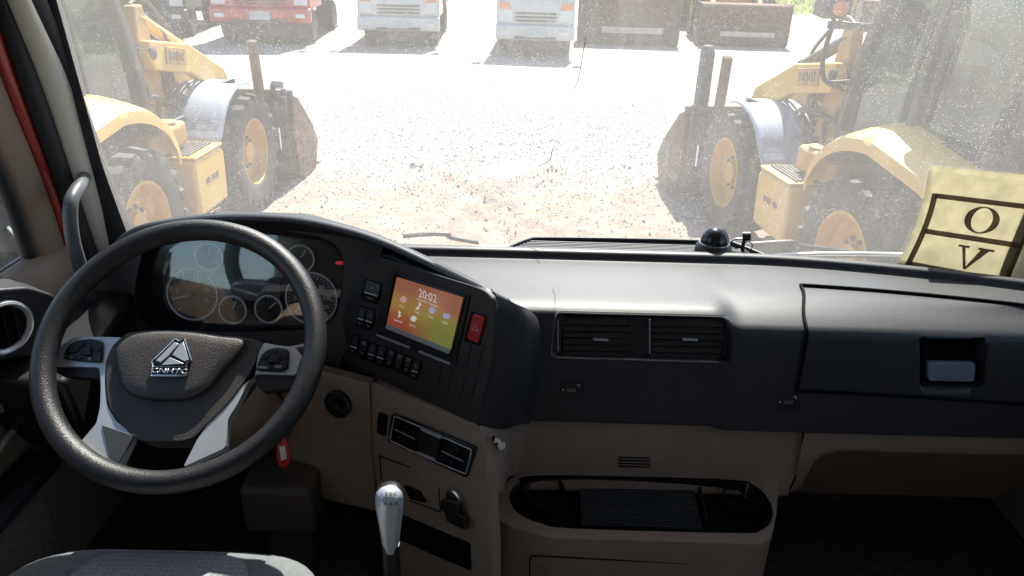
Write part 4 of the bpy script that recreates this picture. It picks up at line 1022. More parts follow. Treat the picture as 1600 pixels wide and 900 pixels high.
for e, (pos, col) in zip(rp.color_ramp.elements, els): e.position = pos; e.color = (*col, 1)
L.new(mh.outputs[0], rp.inputs['Fac'])
gr = N.new('ShaderNodeValToRGB'); gr.color_ramp.elements[0].position = .35; gr.color_ramp.elements[1].position = .75; L.new(sp.outputs['X'], gr.inputs['Fac'])
gb = N.new('ShaderNodeMapRange'); gb.inputs['From Min'].default_value = .62; gb.inputs['From Max'].default_value = .40; L.new(sp.outputs['Y'], gb.inputs['Value'])
gm = N.new('ShaderNodeMath'); gm.operation = 'MULTIPLY'; L.new(gr.outputs['Color'], gm.inputs[0]); L.new(gb.outputs['Result'], gm.inputs[1])
gm2 = N.new('ShaderNodeMath'); gm2.operation = 'MULTIPLY'; L.new(gm.outputs[0], gm2.inputs[0]); gm2.inputs[1].default_value = .8
mx = N.new('ShaderNodeMix'); mx.data_type = 'RGBA'; L.new(gm2.outputs[0], mx.inputs['Factor']); L.new(rp.outputs['Color'], mx.inputs['A']); mx.inputs['B'].default_value = (.22, .30, .05, 1)
L.new(mx.outputs['Result'], b.inputs['Emission Color']); b.inputs['Emission Strength'].default_value = .19; b.inputs['Base Color'].default_value = (.05, .05, .055, 1); b.inputs['Roughness'].default_value = .15
sc_ = obj('screen', me, sm, hu)
ui = emis('screen_text', (.9, .85, .82), .17)
def ptext(name, s, x, y, size, mt, par, lift=.0115, pl=PP, **k):
    xd = pl.on(x + 10, y + 3.6) - pl.on(x, y); yd = pl.on(x, y - 10) - pl.on(x, y)
    return text(name, s, pl.on(x, y, lift), xd, yd, size, mt, par, **k)
ptext('clock_text', '20:02', 668, 463, .022, ui, sc_)
ptext('date_text', '1970/01/01 Thursday', 667, 473, .0065, ui, sc_)
icm = [emis('icon_a', (.85, .45, .45), .17), emis('icon_b', (.5, .5, .75), .17), ui]
for k, (x, y, lab, mi) in enumerate(((630, 468, 'Music', 0), (654, 478, 'Video', 2), (675, 485, 'Radio', 1), (698, 494, 'Radio', 1), (624, 491, 'Bluetooth', 2), (646, 498, 'Setting', 2))):
    if k == 5:
        pts = []
        for a in range(32):
            rr_ = 5.2 if a % 4 < 2 else 3.8; pts.append((x + math.cos(a * math.pi / 16) * rr_, y + math.sin(a * math.pi / 16) * rr_))
    elif k == 3: pts = rpoly([(x - 5, y - 5), (x + 5, y - 3), (x + 4, y + 5), (x - 6, y + 3)], 2)
    elif k == 4: pts = [(x - 2, y - 6), (x + 3, y - 2), (x, y), (x + 3, y + 3), (x - 3, y + 6), (x - 1, y)]
    elif k == 1: pts = [(x + 1, y - 7), (x + 5, y - 1), (x + 1, y + 1), (x - 1, y + 7), (x - 5, y + 4), (x, y)]
    else: pts = [(x + 5 * math.cos(a * .52), y + 5.4 * math.sin(a * .52)) for a in range(12)]
    obj('screen_icon', MB().slab(PP, pts, .0003, .0112), icm[mi], sc_)
    ptext('icon_label', lab, x - 2, y + 10.5, .0062, ui, sc_)
for a, b in (((589, 523), (640, 543)), ((655, 549), (703, 568))):
    obj('key_strip', MB().bar(PP.on(*a, .0075), PP.on(*b, .0075), .004, .003, PP.n), MT['grey_mark'], hu)
# raised line over the head unit
obj('panel_ridge', MB().tube(cr([PP.on(x, y, .004) for x, y in ((577, 408), (590, 402), (612, 408), (700, 436), (752, 453), (770, 468))], 5), .0022, 8), MT['dash'], cp)
# switches
def switch(q, kind, name='rocker_switch'):
    ctr = (sum(p[0] for p in q) / 4, sum(p[1] for p in q) / 4)
    def k(u, v): # bilinear inside the quad
        a = Vector(q[0]).lerp(Vector(q[1]), u); b = Vector(q[3]).lerp(Vector(q[2]), u); return tuple(a.lerp(b, v))
    base = obj(name, MB().slab(PP, [k(0, 0), k(1, 0), k(1, 1), k(0, 1)], .006, .0036), MT['hole'], DASH)
    pts = [[PP.on(*k(u, v), off) for u in (.08, .92)] for v, off in ((.04, .004), (.06, .0052), (.58, .0105), (.66, .0098), (.95, .0045))]
    g = MB(); g.grid(pts); g.grid([[p[0] for p in pts], [PP.on(*k(.08, v), .003) for v in (.04, .06, .58, .66, .95)]]); g.grid([[p[1] for p in pts], [PP.on(*k(.92, v), .003) for v in (.04, .06, .58, .66, .95)]])
    obj('rocker', g, MT['black'], base, sharp=20)
    if kind != 2:
        obj('white_line', MB().bar(PP.on(*k(.10, .62), .0112), PP.on(*k(.90, .62), .0112), .0016, .0006, PP.n), MT['white_mark'], base)
        obj('small_line', MB().bar(PP.on(*k(.35, .82), .0080), PP.on(*k(.65, .82), .0080), .0012, .0006, PP.n), MT['grey_mark'], base)
        x, y = k(.5, .34)
        ptext('symbol', {0: 'oH', 1: 'E'}[kind], x, y, .0085, MT['grey_mark'], base, .0090)
    else:
        x, y = k(.5, .72); ptext('symbol', 'H', x, y, .0095, MT['grey_mark'], base, .0098)
        for v in (.14, .24): obj('small_line', MB().bar(PP.on(*k(.2, v), .0080), PP.on(*k(.8, v), .0080), .0013, .0006, PP.n), MT['grey_mark'], base)
    return base
for q, kd in (([(571, 435), (597, 443), (590, 476), (564, 468)], 0), ([(562, 477), (573, 480), (567, 513), (555, 509)], 1), ([(573.5, 480), (586, 484), (580, 517), (567.5, 513)], 1),
              ([(550, 522), (563, 525), (556, 556), (543, 552)], 1), ([(564, 529), (576, 532), (569, 562), (558, 558)], 2), ([(578, 534), (590, 538), (584, 568), (571, 563)], 1), ([(591, 539), (604, 543), (598, 573), (585, 568)], 1),
              ([(608, 545), (618, 548), (611, 577), (600, 573)], 2), ([(621, 550), (632, 553), (624, 582), (614, 578)], 2), ([(634, 555), (645, 558), (638, 587), (627, 584)], 2), ([(646, 560), (658, 564), (651, 594), (639, 590)], 1)):
    switch(q, kd)
for q in ([(676, 572), (689, 577), (682, 611), (667, 605)], [(690, 577.5), (704, 582), (697, 616), (683, 611.5)], [(720, 534), (736, 538), (728, 575), (713, 570)], [(737, 538.5), (754, 543), (745, 580), (729, 575.5)], [(710, 586), (725, 591), (717, 627), (701, 621)], [(726, 591.5), (742, 597), (733, 632), (718, 627.5)]):
    obj('blank_cap', MB().slab(PP, rpoly(q, 1.5, 2), .006, .0056), MT['dash2'], DASH, bevel=.0012)
hz = [(739, 490), (757, 496), (746, 537), (729, 529)]
obj('hazard_bezel', MB().slab(PP, [(736, 487), (760, 494), (749, 541), (725, 532)], .006, .0045), MT['hole'], DASH)
hb = obj('hazard_button', MB().slab(PP, rpoly(hz, 2, 2), .010, .0085), MT['hazard'], DASH, bevel=.0015)
x, y = 742, 513; tri = [PP.on(*p, .0092) for p in ((743, 508), (747, 517), (737, 514))]
obj('triangle_symbol', MB().tube(tri, .0006, 5, closed=True), MT['white_mark'], hb)
# ---- beige lower console
PB = Pl(atY(575, 603, 1.24), atY(745, 668, 1.075), atY(755, 890, 1.015))
low = [(578, 598), (640, 622), (700, 646), (748, 665), (757, 700), (764, 760), (768, 830), (770, 930), (600, 930), (592, 800), (580, 700)]
lo = obj('lower_console', MB().slab(PB, low, .03, -.003), MT['beige'], DASH, bevel=.006)
PK = Pl(atY(500, 590, 1.27), atY(578, 600, 1.235), atY(560, 700, 1.23))
kp = obj('knee_panel', MB().slab(PK, [(440, 566), (508, 582), (576, 600), (582, 700), (590, 800), (500, 780), (440, 700)], .03, -.004), MT['beige'], DASH, bevel=.004)
m = MB(); o0 = PK.on(530, 630, -.004); m.lathe([(.030, 0), (.030, .008), (.026, .010), (.024, .006), (.012, .006), (.012, .020), (.008, .022), (0, .022)], 24, o0, PK.n); obj('light_knob', m, MT['black'], kp)
# climate control
clm = obj('climate_control', MB().slab(PB, rpoly([(611, 646), (743, 700), (728, 747), (605, 690)], 4), .012, .004), MT['gloss_black'], DASH, bevel=.002)
obj('trim_line', MB().tube([PB.on(x, y, .0048) for x, y in rpoly([(616, 650), (656, 667), (661, 671), (689, 683), (694, 684), (737, 703), (728, 741), (682, 722), (676, 717), (654, 707), (648, 707), (609, 688)], 2, 2)], .0011, 6, closed=True), MT['silver'], clm)
for a, b in (((617, 671), (648, 686)), ((690, 705), (724, 721))):
    obj('button_line', MB().bar(PB.on(*a, .0052), PB.on(*b, .0052), .0018, .001, PB.n), MT['silver'], clm)
for q in ([(658, 668), (690, 682), (687, 686), (657, 672)], [(652, 706), (679, 717), (678, 721), (650, 709)]):
    obj('silver_tab', MB().slab(PB, q, .003, .0065), MT['silver'], clm)
obj('climate_display', MB().slab(PB, rpoly([(658, 676), (687, 689), (682, 715), (653, 703)], 2), .003, .0050), mat('climate_display', (.03, .022, .024), .25), clm)
for k, (x, y) in enumerate(((634, 667), (646, 675), (622, 683), (640, 692), (700, 697), (714, 702), (690, 712), (705, 722))):
    ptext('symbol', 'oxA+-ovE'[k], x, y, .006, MT['grey_mark'], clm, .0048, PB)
obj('slot', MB().slab(PB, rpoly([(591, 643), (605, 649), (602, 682), (588, 676)], 3), .004, .0), MT['hole'], lo)
m = MB(); m.slab(PB, rpoly([(630, 758), (655, 768), (666, 786), (640, 780)], 3), .005, .001); obj('small_recess', m, MT['hole'], lo)
m = MB(); m.slab(PB, rpoly([(592, 790), (733, 850), (735, 892), (592, 830)], 3), .004, .0005); obj('storage_slot', m, MT['hole'], lo)
for pth in ([(593, 712), (596, 750)], [(686, 764), (688, 800), (640, 782)], [(592, 712), (640, 730)]):
    obj('panel_seam', MB().tube([PB.on(x, y, -.002) for x, y in pth], .0012, 5), MT['hole'], lo)
sk = MB(); o0 = PB.on(711, 777, .0); sk.lathe([(.017, 0), (.017, .006), (.013, .007), (.013, .003), (0, .003)], 22, o0, PB.n); so_ = obj('power_socket', sk, MT['chrome'], lo)
m = MB(); m.prism([PB.on(x, y, .006) for x, y in rpoly([(694, 776), (722, 785), (720, 800), (733, 806), (733, 826), (703, 812), (700, 798), (692, 792)], 4)], PB.n * .010); obj('socket_cap', m, MT['black'], so_, bevel=.003)
# cup console and beige part of the passenger side
PD = Pl(c(0, 1.218, -.85), c(1, 1.218, -.85), c(0, 1.205, -.99))
m = MB(); m.slab(PD, rpoly([(815, 654), (1040, 660), (1255, 667), (1252, 715), (1246, 738), (1232, 775), (790, 765), (795, 700)], 2), .02, .0); bp_ = obj('beige_panel', m, MT['beige'], DASH, bevel=.003)
A = cr([PB.on(x, y, -.003) for x, y in ((747, 665), (753, 695), (758, 730), (762, 772))], 4); B = cr([PD.on(x, y, .0) for x, y in ((822, 656), (821, 685), (815, 715), (806, 742))], 4)
rows = []
for a, b in zip(A, B):
    rows.append([a + Vector((-.01, .02, 0))] + cr([a, a.lerp(b, .3) + Vector((.008, -.012, 0)), a.lerp(b, .78) + Vector((-.004, .004, 0)), b], 4) + [b + Vector((.02, .004, 0))])
cs_ = obj('beige_return', MB().grid(rows), MT['beige'], DASH, sharp=60)
# scuffed patch on the return
rr = random.Random(4); Psc = Pl(A[6].lerp(B[6], .2) + Vector((.008, -.0105, 0)), A[6].lerp(B[6], .5) + Vector((.004, -.0075, 0)), A[12].lerp(B[12], .2) + Vector((.008, -.0105, 0)))
for k in range(9):
    x, y = 776 + rr.uniform(-9, 10), 694 + rr.uniform(-12, 12); s = rr.uniform(2.5, 7)
    pts = [(x + math.cos(a) * s * rr.uniform(.5, 1.2), y + math.sin(a) * s * rr.uniform(.5, 1.1)) for a in [i * .9 for i in range(7)]]
    obj('peeled_patch', MB().slab(Psc, pts, .0012, .0035 + k * .0003), MT['cream'] if k % 3 else MT['hole'], cs_)
for k in range(4):
    obj('panel_slit', MB().bar(PD.on(966, 714.5 + k * 4.6, .001), PD.on(1016, 716 + k * 4.6, .001), .0022, .002, PD.n), MT['hole'], bp_)
rows = []
for X in [.585 + .715 * k / 24 for k in range(25)]:
    bl = sstep(.60, .68, X); pr = [(1.218, -.852), (1.205, -.856), (1.200, -.868), (1.199, -.895), (1.206, -.905), (1.225 + .02 * bl, -.912), (1.26 + .04 * bl, -.94), (1.30 + .06 * bl, -1.0), (1.34 + .08 * bl, -1.10), (1.40 + .1 * bl, -1.26)]
    flat = [(1.218, -.852), (1.205, -.856), (1.202, -.868), (1.201, -.895), (1.200, -.915), (1.200, -.935), (1.202, -.96), (1.22, -1.02), (1.30, -1.10), (1.40, -1.26)]
    rows.append([c(X, a[0] * bl + b[0] * (1 - bl), a[1] * bl + b[1] * (1 - bl)) for a, b in zip(pr, flat)])
obj('knee_shelf', MB().grid(rows), MT['beige'], DASH, sharp=60)
obj('panel_seam', MB().tube(cr([PD.on(x, y, .0015) for x, y in ((1256, 668), (1253, 705), (1247, 735), (1234, 765))], 4), .0016, 6), MT['hole'], DASH)
PT = Pl(atY(806, 741, 1.206), atY(1216, 748, 1.206), atY(1000, 842, 1.055))
topo = rpoly([(762, 778), (806, 741), (1217, 748), (1214, 800), (1206, 838), (1190, 850), (860, 840), (795, 822), (766, 803)], 10, 4)
cupc = obj('cup_console', MB().prism([PT.on(x, y, 0) for x, y in topo], (0, .0, -.34)), MT['beige'], DASH)
stad = [(845, 744), (1130, 750), (1178, 759), (1203, 785), (1205, 812), (1188, 828), (1150, 832), (900, 825), (845, 817), (810, 801), (796, 776), (810, 755)]
st_ = [tuple(v)[:2] for v in crc([(x, y, 0) for x, y in stad], 4)]
kc = MB().sink(PT, st_, .08); cut(cupc, kc)
md = cupc.modifiers.new('bevel', 'BEVEL'); md.width = .006; md.segments = 3; md.limit_method = 'ANGLE'; md.angle_limit = R_(40)
m = MB(); m.ringloft([[PT.on(x, y, 0) + PT.n * o_ for x, y in st_] for o_ in (.0015, -.004, -.055)], cap=False)
tray = obj('cup_tray', m, MT['black'], DASH)
obj('tray_floor', MB().prism([PT.on(x, y, 0) - PT.n * .052 for x, y in st_], -PT.n * .003), MT['hole'], tray)
m = MB(); m.slab(PT, rpoly([(906, 757), (1082, 760), (1098, 827), (908, 820)], 3), .004, -.030); mt_ = obj('rubber_mat', m, mat('rubber_mat', (.016, .019, .022), .75, dust=.4, dscale=160, dcol=(.09, .085, .08)), tray)
for k in range(15):
    obj('mat_rib', MB().bar(PT.on(909, 760 + k * 4.3, -.029), PT.on(1083 + k, 763 + k * 4.4, -.029), .0018, .002, PT.n), mt_.data.materials[0], mt_)
for x, y, r in ((850, 786, .042), (1157, 792, .040)):
    o0 = PT.on(x, y, -.05); m = MB(); m.lathe([(r, 0), (r, .040), (r - .003, .040), (r - .003, .002), (0, .002)], 32, o0, PT.n); obj('cup_holder', m, MT['gloss_black'], tray)
obj('divider', MB().bar(PT.on(1090, 760, -.035), PT.on(1104, 822, -.035), .004, .03, PT.n), MT['black'], tray)
m = MB(); pts = [c(.0, 0, 0)]
fy = PT.on(1000, 846, 0)
PFc = Pl(Vector((0, PT.on(860, 840).y, H)), Vector((1, PT.on(1190, 850).y, H)), Vector((0, PT.on(860, 840).y, H - 1)))
obj('front_seam', MB().tube([PFc.on(x, y, .0008) for x, y in rpoly([(826, 960), (828, 868), (1174, 886), (1172, 960)], 8, 3)], .0014, 5), MT['hole'], cupc)
# rear deck, ribbed grille at the windscreen
m = MB(); m.prism([c(-1.0, y, z) for y, z in ((1.46, -.70), (1.60, -.66), (1.63, -.70), (1.46, -.74))], (2.27, 0, 0)); obj('rear_deck', m, MT['black'], DASH)
PG = Pl(c(0, 1.47, -.612), c(1, 1.47, -.612), c(0, 1.57, -.606))
m = MB(); gq = [(768, 399), (828, 374), (1140, 381), (1218, 411)]
m.slab(PG, gq, .03, -.006); gb_ = obj('demister_grille', m, MT['black'], DASH)
obj('grille_frame', MB().tube(cr([PG.on(x, y, .0) for x, y in ((764, 402), (800, 385), (826, 375), (850, 373), (1000, 375), (1130, 379), (1150, 382), (1190, 398), (1222, 413))], 5), .0055, 10), MT['dash'], gb_)
for k in range(9):
    v = (k + .5) / 9; y0 = 378 + v * 20; xl = 828 - 52 * v; xr = 1140 + 68 * v
    obj('rib', MB().bar(PG.on(xl + 4, y0 - 1, .0), PG.on(xr - 4, y0 + 8, .0), .0035, .006, PG.n), MT['dash'], gb_)
# left end of the dashboard with the round vent
PV = Pl(atY(0, 510, 1.13), atY(85, 490, 1.22), atY(30, 560, 1.15))
pod = rpoly([(-70, 470), (0, 452), (45, 449), (88, 462), (84, 482), (62, 530), (56, 556), (-10, 566), (-70, 575)], 8, 3)
vp = obj('vent_pod', MB().slab(PV, pod, .10, 0), MT['dash'], DASH, bevel=.006, seg=3)
o0 = PV.on(6, 512, 0); rv = .050
m = MB(); m.lathe([(rv * .80, .000), (rv * .84, .005), (rv * .92, .008), (rv, .006), (rv * 1.03, -.002), (rv * .78, -.004)], 40, o0, PV.n, closed=True); rv_ = obj('round_vent', m, MT['silver'], vp)
m = MB(); m.lathe([(rv * .80, .001), (0, .0012)], 32, o0, PV.n); obj('vent_hole', m, MT['hole'], rv_)
for k in (-1, 0, 1):
    u = PV.n.cross(Vector((0, 0, 1))).normalized(); w_ = PV.n.cross(u)
    obj('vent_fin', MB().bar(o0 + u * k * .02 - w_ * .034 + PV.n * .002, o0 + u * k * .02 + w_ * .034 + PV.n * .002, .002, .008, PV.n), MT['black'], rv_)
m = MB(); m.prism([c(-.99, y, z) for y, z in ((1.10, -.72), (1.30, -.70), (1.45, -.66), (1.47, -1.0), (1.25, -1.0), (1.12, -.84))], (.20, 0, 0)); obj('end_panel', m, MT['black'], DASH, bevel=.01)
m = MB(); m.prism([c(-.95, y, z) for y, z in ((1.42, -.82), (1.46, -.80), (1.47, -1.1), (1.40, -1.1))], (.45, 0, 0)); obj('lower_dash_wall', m, MT['black'], DASH)
m = MB(); m.prism([c(-1.0, y, z) for y, z in ((1.46, -.72), (1.61, -.72), (1.61, -1.28), (1.50, -1.28))], (2.26, 0, 0)) if False else m.prism([c(-1.0, y, z) for y, z in ((1.46, -.745), (1.61, -.745), (1.61, -1.28), (1.50, -1.28))], (2.2, 0, 0)); obj('bulkhead', m, MT['carpet'], DASH)
m = MB(); m.prism([c(-.80, y, z) for y, z in ((1.30, -.82), (1.36, -.80), (1.40, -1.0), (1.38, -1.02))], (.36, 0, 0)); obj('column_surround', m, MT['beige'], DASH, bevel=.01)

# ------------------------------------------------------------------ steering wheel
WC = c(-.538, 1.0454, -.6102); we, wy = R_(48.34), R_(2.35)
WN = Vector((math.sin(wy) * math.cos(we), -math.cos(wy) * math.cos(we), math.sin(we)))
WA = WN.cross(Vector((0, 0, 1))).normalized(); WB_ = WN.cross(WA)
if WA.x < 0: WA = -WA
if WB_.z < 0: WB_ = -WB_
SW = thing('steering_wheel', WC - WN * .05, 'black leather steering wheel with silver spokes and triangular emblem', 'steering wheel', world=True)
PW = Pl(WC, WC + WA, WC + WB_)
rr_ = []
for k in range(72):
    a = k * 2 * math.pi / 72; rr_.append(.0185)
m = MB(); n1, n2 = 96, 20; vs_ = []; fs_ = []
for i in range(n1):
    a = 2 * math.pi * i / n1; rad = WA * math.cos(a) + WB_ * math.sin(a)
    for k in range(n2):
        b = 2 * math.pi * k / n2; tk = .0182; vs_.append(WC + rad * (.2165 + math.cos(b) * tk) + WN * math.sin(b) * tk * 1.12)
    for k in range(n2):
        fs_.append((i * n2 + k, i * n2 + (k + 1) % n2, ((i + 1) % n1) * n2 + (k + 1) % n2, ((i + 1) % n1) * n2 + k))
m.add(vs_, fs_); obj('rim', m, MT['wheel'], SW, sharp=180)
pad = [(167, 562), (175, 541), (190, 527), (206, 519), (253, 516), (303, 518), (346, 525), (385, 528), (409, 535), (406, 545), (396, 572), (377, 603), (352, 635), (322, 664), (298, 686), (255, 690), (214, 686), (188, 660), (170, 634), (165, 595)]
hub = obj('hub', MB().slab(PW, [tuple(v)[:2] for v in crc([(x, y, 0) for x, y in pad], 3)], .055, -.022), MT['pad'], SW, bevel=.010, seg=4)
air = [(180, 556), (185, 541), (198, 528), (215, 521), (255, 517.5), (303, 520), (346, 526), (383, 531), (372, 554), (347, 581), (326, 606), (300, 622), (262, 626), (225, 623), (198, 611), (185, 587)]
ap = [tuple(v)[:2] for v in crc([(x, y, 0) for x, y in air], 3)]; ctr = Vector((270, 565))
def shrink(k): return [tuple(ctr + (Vector(q) - ctr) * k) for q in ap]
m = MB(); m.ringloft([[PW.on(x, y, o) for x, y in shrink(k)] for k, o in ((1.03, -.028), (1.0, -.017), (.975, -.0125), (.93, -.0105), (.7, -.009), (.3, -.0082))]); ab = obj('airbag_cover', m, MT['pad'], hub, sharp=60)
# silver spokes
def spoke(name, px, off, thick, mt='silver', bev=.004):
    return obj(name, MB().slab(PW, px, thick, off), MT[mt], SW, bevel=bev, seg=3)
spoke('spoke', rpoly([(78, 568), (92, 541), (113, 527), (150, 526), (190, 527), (178, 540), (166, 562), (164, 596), (168, 634), (182, 658), (209, 679), (187, 727), (120, 697), (150, 662), (156, 636), (157, 600), (155, 574), (83, 572)], 5, 3), -.024, .02)
spoke('spoke', rpoly([(398, 588), (404, 548), (412, 535), (430, 539), (463, 543), (470, 560), (462, 586), (400, 584), (386, 600), (372, 630), (356, 655), (352, 700), (286, 730), (308, 687), (324, 662), (354, 634), (378, 603)], 5, 3), -.024, .02)
# darker facets on the lower spokes and the pods behind the buttons
spoke('spoke_facet', [(159, 664), (209, 680), (186, 724), (172, 716)], -.022, .006, 'frame_grey', .001)
spoke('spoke_pod', rpoly([(82, 571), (155, 574), (157, 592), (110, 588), (90, 584)], 3), -.030, .02, 'black')
spoke('spoke_pod', rpoly([(399, 585), (462, 586), (459, 606), (412, 612), (402, 604)], 3), -.030, .02, 'black')
for s, outl, knob, parts_ in ((0, [(97, 560), (104, 541), (118, 532), (140, 529), (161, 532), (159, 566), (130, 565)], [(123, 553), (126, 544), (133, 540), (141, 541), (141, 555)], ((112, 558, '-'), (140, 561, '+'))),
                       (1, [(398, 579), (410, 552), (422, 544), (440, 543), (452, 546), (450, 576), (440, 581)], [(418, 566), (420, 558), (427, 553), (435, 555), (436, 565)], ((410, 574, 'MENU'), (435, 573, 'OFF')))):
    bp_ = spoke('button_cluster', rpoly(outl, 6, 3), -.0195, .006, 'gloss_black', .0015)
    cx_ = sum(p[0] for p in outl) / len(outl); cy_ = sum(p[1] for p in outl) / len(outl)
    obj('centre_button', MB().slab(PW, rpoly(knob, 3, 3), .006, -.0150), MT['black'], bp_, bevel=.0012)
    oc = Vector((cx_, cy_))
    if s == 0: quads = [[(106, 543), (118, 534), (134, 532), (132, 539), (122, 545), (119, 551), (102, 552)], [(137, 532), (158, 534), (157, 548), (144, 547), (141, 539)], [(101, 555), (119, 554), (120, 557), (128, 558), (128, 563), (99, 560)], [(132, 558), (142, 557), (144, 550), (157, 551), (156, 564), (132, 563)]]
    else: quads = [[(412, 556), (420, 548), (432, 546), (431, 552), (420, 556), (417, 561), (408, 561)], [(434, 546), (450, 548), (449, 560), (438, 560), (436, 553)], [(407, 564), (416, 564), (417, 568), (424, 569), (422, 578), (400, 577)], [(427, 569), (437, 568), (438, 562), (448, 563), (447, 575), (426, 578)]]
    for q in quads: obj('button', MB().slab(PW, q, .004, -.0170), MT['black'], bp_, bevel=.001)
    for x, y, t_ in parts_:
        text('symbol', t_, PW.on(x, y, -.0165), WA, WB_, .011 if len(t_) == 1 else .0055, MT['white_mark'], bp_)
# emblem
spx = [(273, 529), (280, 533), (288, 530), (299, 563), (292, 567), (292, 587.5), (236, 587), (239, 570), (237, 565)]
em = obj('emblem', MB().slab(PW, spx, .006, -.0035), MT['black'], SW, bevel=.001)
for name_, q in (('emblem_facet', [(272, 534.5), (279, 537), (263, 556), (251, 566), (243, 563.5)]), ('emblem_facet', [(281.5, 537), (286.5, 534), (295, 562), (288, 564.5), (269, 554)]), ('emblem_facet', [(265, 558), (287, 568), (252, 570.5)])):
    obj(name_, MB().slab(PW, q, .003, -.0022), MT['silver'], em, bevel=.0006)
m = MB(); m.tube([PW.on(x, y, -.003) for x, y in spx], .0009, 6, closed=True); m.tube([PW.on(x, y, -.003) for x, y in ((239, 573), (292, 573.5), (291, 586), (238, 585.5))], .0008, 6, closed=True); obj('emblem_outline', m, MT['chrome'], em)
text('emblem_lettering', 'CNHTC', PW.on(264.5, 579.8, -.0030), PW.on(274, 580) - PW.on(264, 579.7), WB_, .0115, MT['chrome'], em, ext=.0008, sx=1.45, bold=.02)
# column below the wheel
COLU = thing('steering_column', c(-.55, 1.3, -1.28), 'beige steering column shroud below the steering wheel', 'column', world=True)
rg = []
for t, w_, h_ in ((.078, .030, .025), (.085, .055, .040), (.16, .075, .055), (.30, .085, .065), (.40, .09, .07)):
    o0 = WC - WN * t - WB_ * .03; rg.append([o0 + WA * (math.cos(a) * w_) + WB_ * (math.sin(a) * h_) for a in [k * math.pi / 8 for k in range(16)]])
obj('shroud', MB().ringloft(rg), MT['beige'], COLU)
m = MB(); m.box(-.475, 1.25, H - 1.08, .15, .14, .12); m.box(-.475, 1.27, H - 1.23, .10, .10, .22); obj('pedestal', m, mat('shaded_beige_plastic', (.085, .064, .050), .6), COLU, bevel=.012)  # pedestal beige is darkened in its colour to stand for footwell shade
for s in (-1, 1):
    m = MB(); m.tube(cr([WC - WN * .075 + WA * s * .06, WC - WN * .07 + WA * s * .13 + WB_ * .01, WC - WN * .062 + WA * s * .19 + WB_ * .02], 4), [.007] * 5 + [.010] * 4, 10); obj('stalk', m, MT['black'], COLU)
# ignition key with red tag
kx = atY(438, 684, 1.12)
m = MB(); m.lathe([(.018, 0), (.018, .012), (.010, .013), (0, .013)], 18, kx + Vector((-.02, .03, .0)), (.4, -.9, .1)); obj('ignition_lock', m, MT['black'], COLU)
KT = thing('key_tag', atY(441, 712, 1.10), 'red plastic key tag with white label hanging below the steering wheel', 'key tag', world=True)
PKT = Pl(atY(430, 690, 1.10), atY(453, 690, 1.095), atY(441, 730, 1.10))
tgo = rpoly([(432, 692), (437, 686), (444, 687), (451, 698), (452, 724), (445, 732), (436, 729), (432, 718)], 4, 3)
obj('tag_body', MB().slab(PKT, tgo, .004, 0), mat('tag_red', (.55, .035, .02), .4), KT, bevel=.001)
obj('paper_label', MB().slab(PKT, rpoly([(436, 698), (445, 696), (448, 717), (439, 720)], 1), .0006, .0009), MT['white_mark'], KT)
obj('key_ring', MB().tube([PKT.on(438 + math.cos(a) * 3, 684 + math.sin(a) * 5, .001) for a in [k * math.pi / 8 for k in range(16)]], .0008, 5, closed=True), MT['chrome'], KT)
m = MB(); m.slab(PKT, [(437, 672), (441, 672), (441, 682), (437, 682)], .002, .0); obj('key_blade', m, MT['chrome'], KT)

# ------------------------------------------------------------------ gear lever
g0 = atY(606, 800, .86)
GL = thing('gear_lever', Vector((g0.x, g0.y, H - 1.28)), 'black gear lever with silver fronted knob beside the driver seat', 'gear lever', world=True)
gd = (ray(606, 762) - ray(600, 860)); up_ = Vector((.02, .03, 1)).normalized(); gx_ = Vector((1, .08, 0)).normalized(); gf = gx_.cross(up_).normalized()
if gf.y > 0: gf = -gf
rg = []
for h_, w_, d_ in ((-.105, .0125, .012), (-.08, .015, .014), (-.05, .0185, .017), (-.01, .0225, .021), (.02, .0235, .023), (.034, .0205, .020), (.042, .012, .012)):
    rg.append([g0 + up_ * (h_ * .80) + gx_ * math.cos(a) * w_ * .92 + gf * math.sin(a) * d_ + Vector((0, .018, 0)) for a in [k * math.pi / 12 for k in range(24)]])
kb = obj('knob', MB().ringloft(rg), MT['black'], GL, sharp=70)
rg = []
for h_, w_, d_ in ((-.110, .0100, .0142), (-.09, .0150, .0158), (-.05, .0190, .0188), (-.01, .0232, .0228), (.02, .0245, .0248), (.034, .0216, .0217), (.0432, .0128, .0136)):
    rg.append([g0 + up_ * (h_ * .80) + gx_ * math.cos(a) * w_ * .92 + gf * math.sin(a) * d_ + Vector((0, .018, 0)) for a in [R_(16 + k * 148 / 16) for k in range(17)]] )
fp = obj('silver_plate', MB().grid(rg + [[g0 + up_ * .0359 + gf * .001 + Vector((0, .018, 0)) for _ in range(17)]]), MT['silver'], kb, sharp=60)
for k in range(4):
    text('gear_number', '246R'[k], g0 + up_ * .0208 + gx_ * (-.0125 + k * .0083) + gf * .0256 + Vector((0, .018, 0)), gx_, up_, .0075, MT['black'], fp, bold=.02)
    text('gear_number', '135C'[k], g0 + up_ * .0325 + gx_ * (-.010 + k * .0068) + gf * .0185 + Vector((0, .018, 0)), gx_, (up_ - gf * .9), .0065, MT['black'], fp, bold=.02)
m = MB(); m.tube(cr([g0 + up_ * -.078 + Vector((0, .018, 0)), g0 + up_ * -.25 + Vector((0, .03, 0)), g0 + up_ * -.42 + Vector((0, .05, 0))], 4), [.014] * 4 + [.02] * 5, 14); obj('shaft', m, MT['black'], GL)
rg = [[g0 + Vector((math.cos(a) * r_, .05 + math.sin(a) * r_, -z_)) for a in [k * math.pi / 10 for k in range(20)]] for r_, z_ in ((.024, .24), (.034, .28), (.030, .30), (.046, .34), (.042, .37), (.065, .42), (.08, .53))]
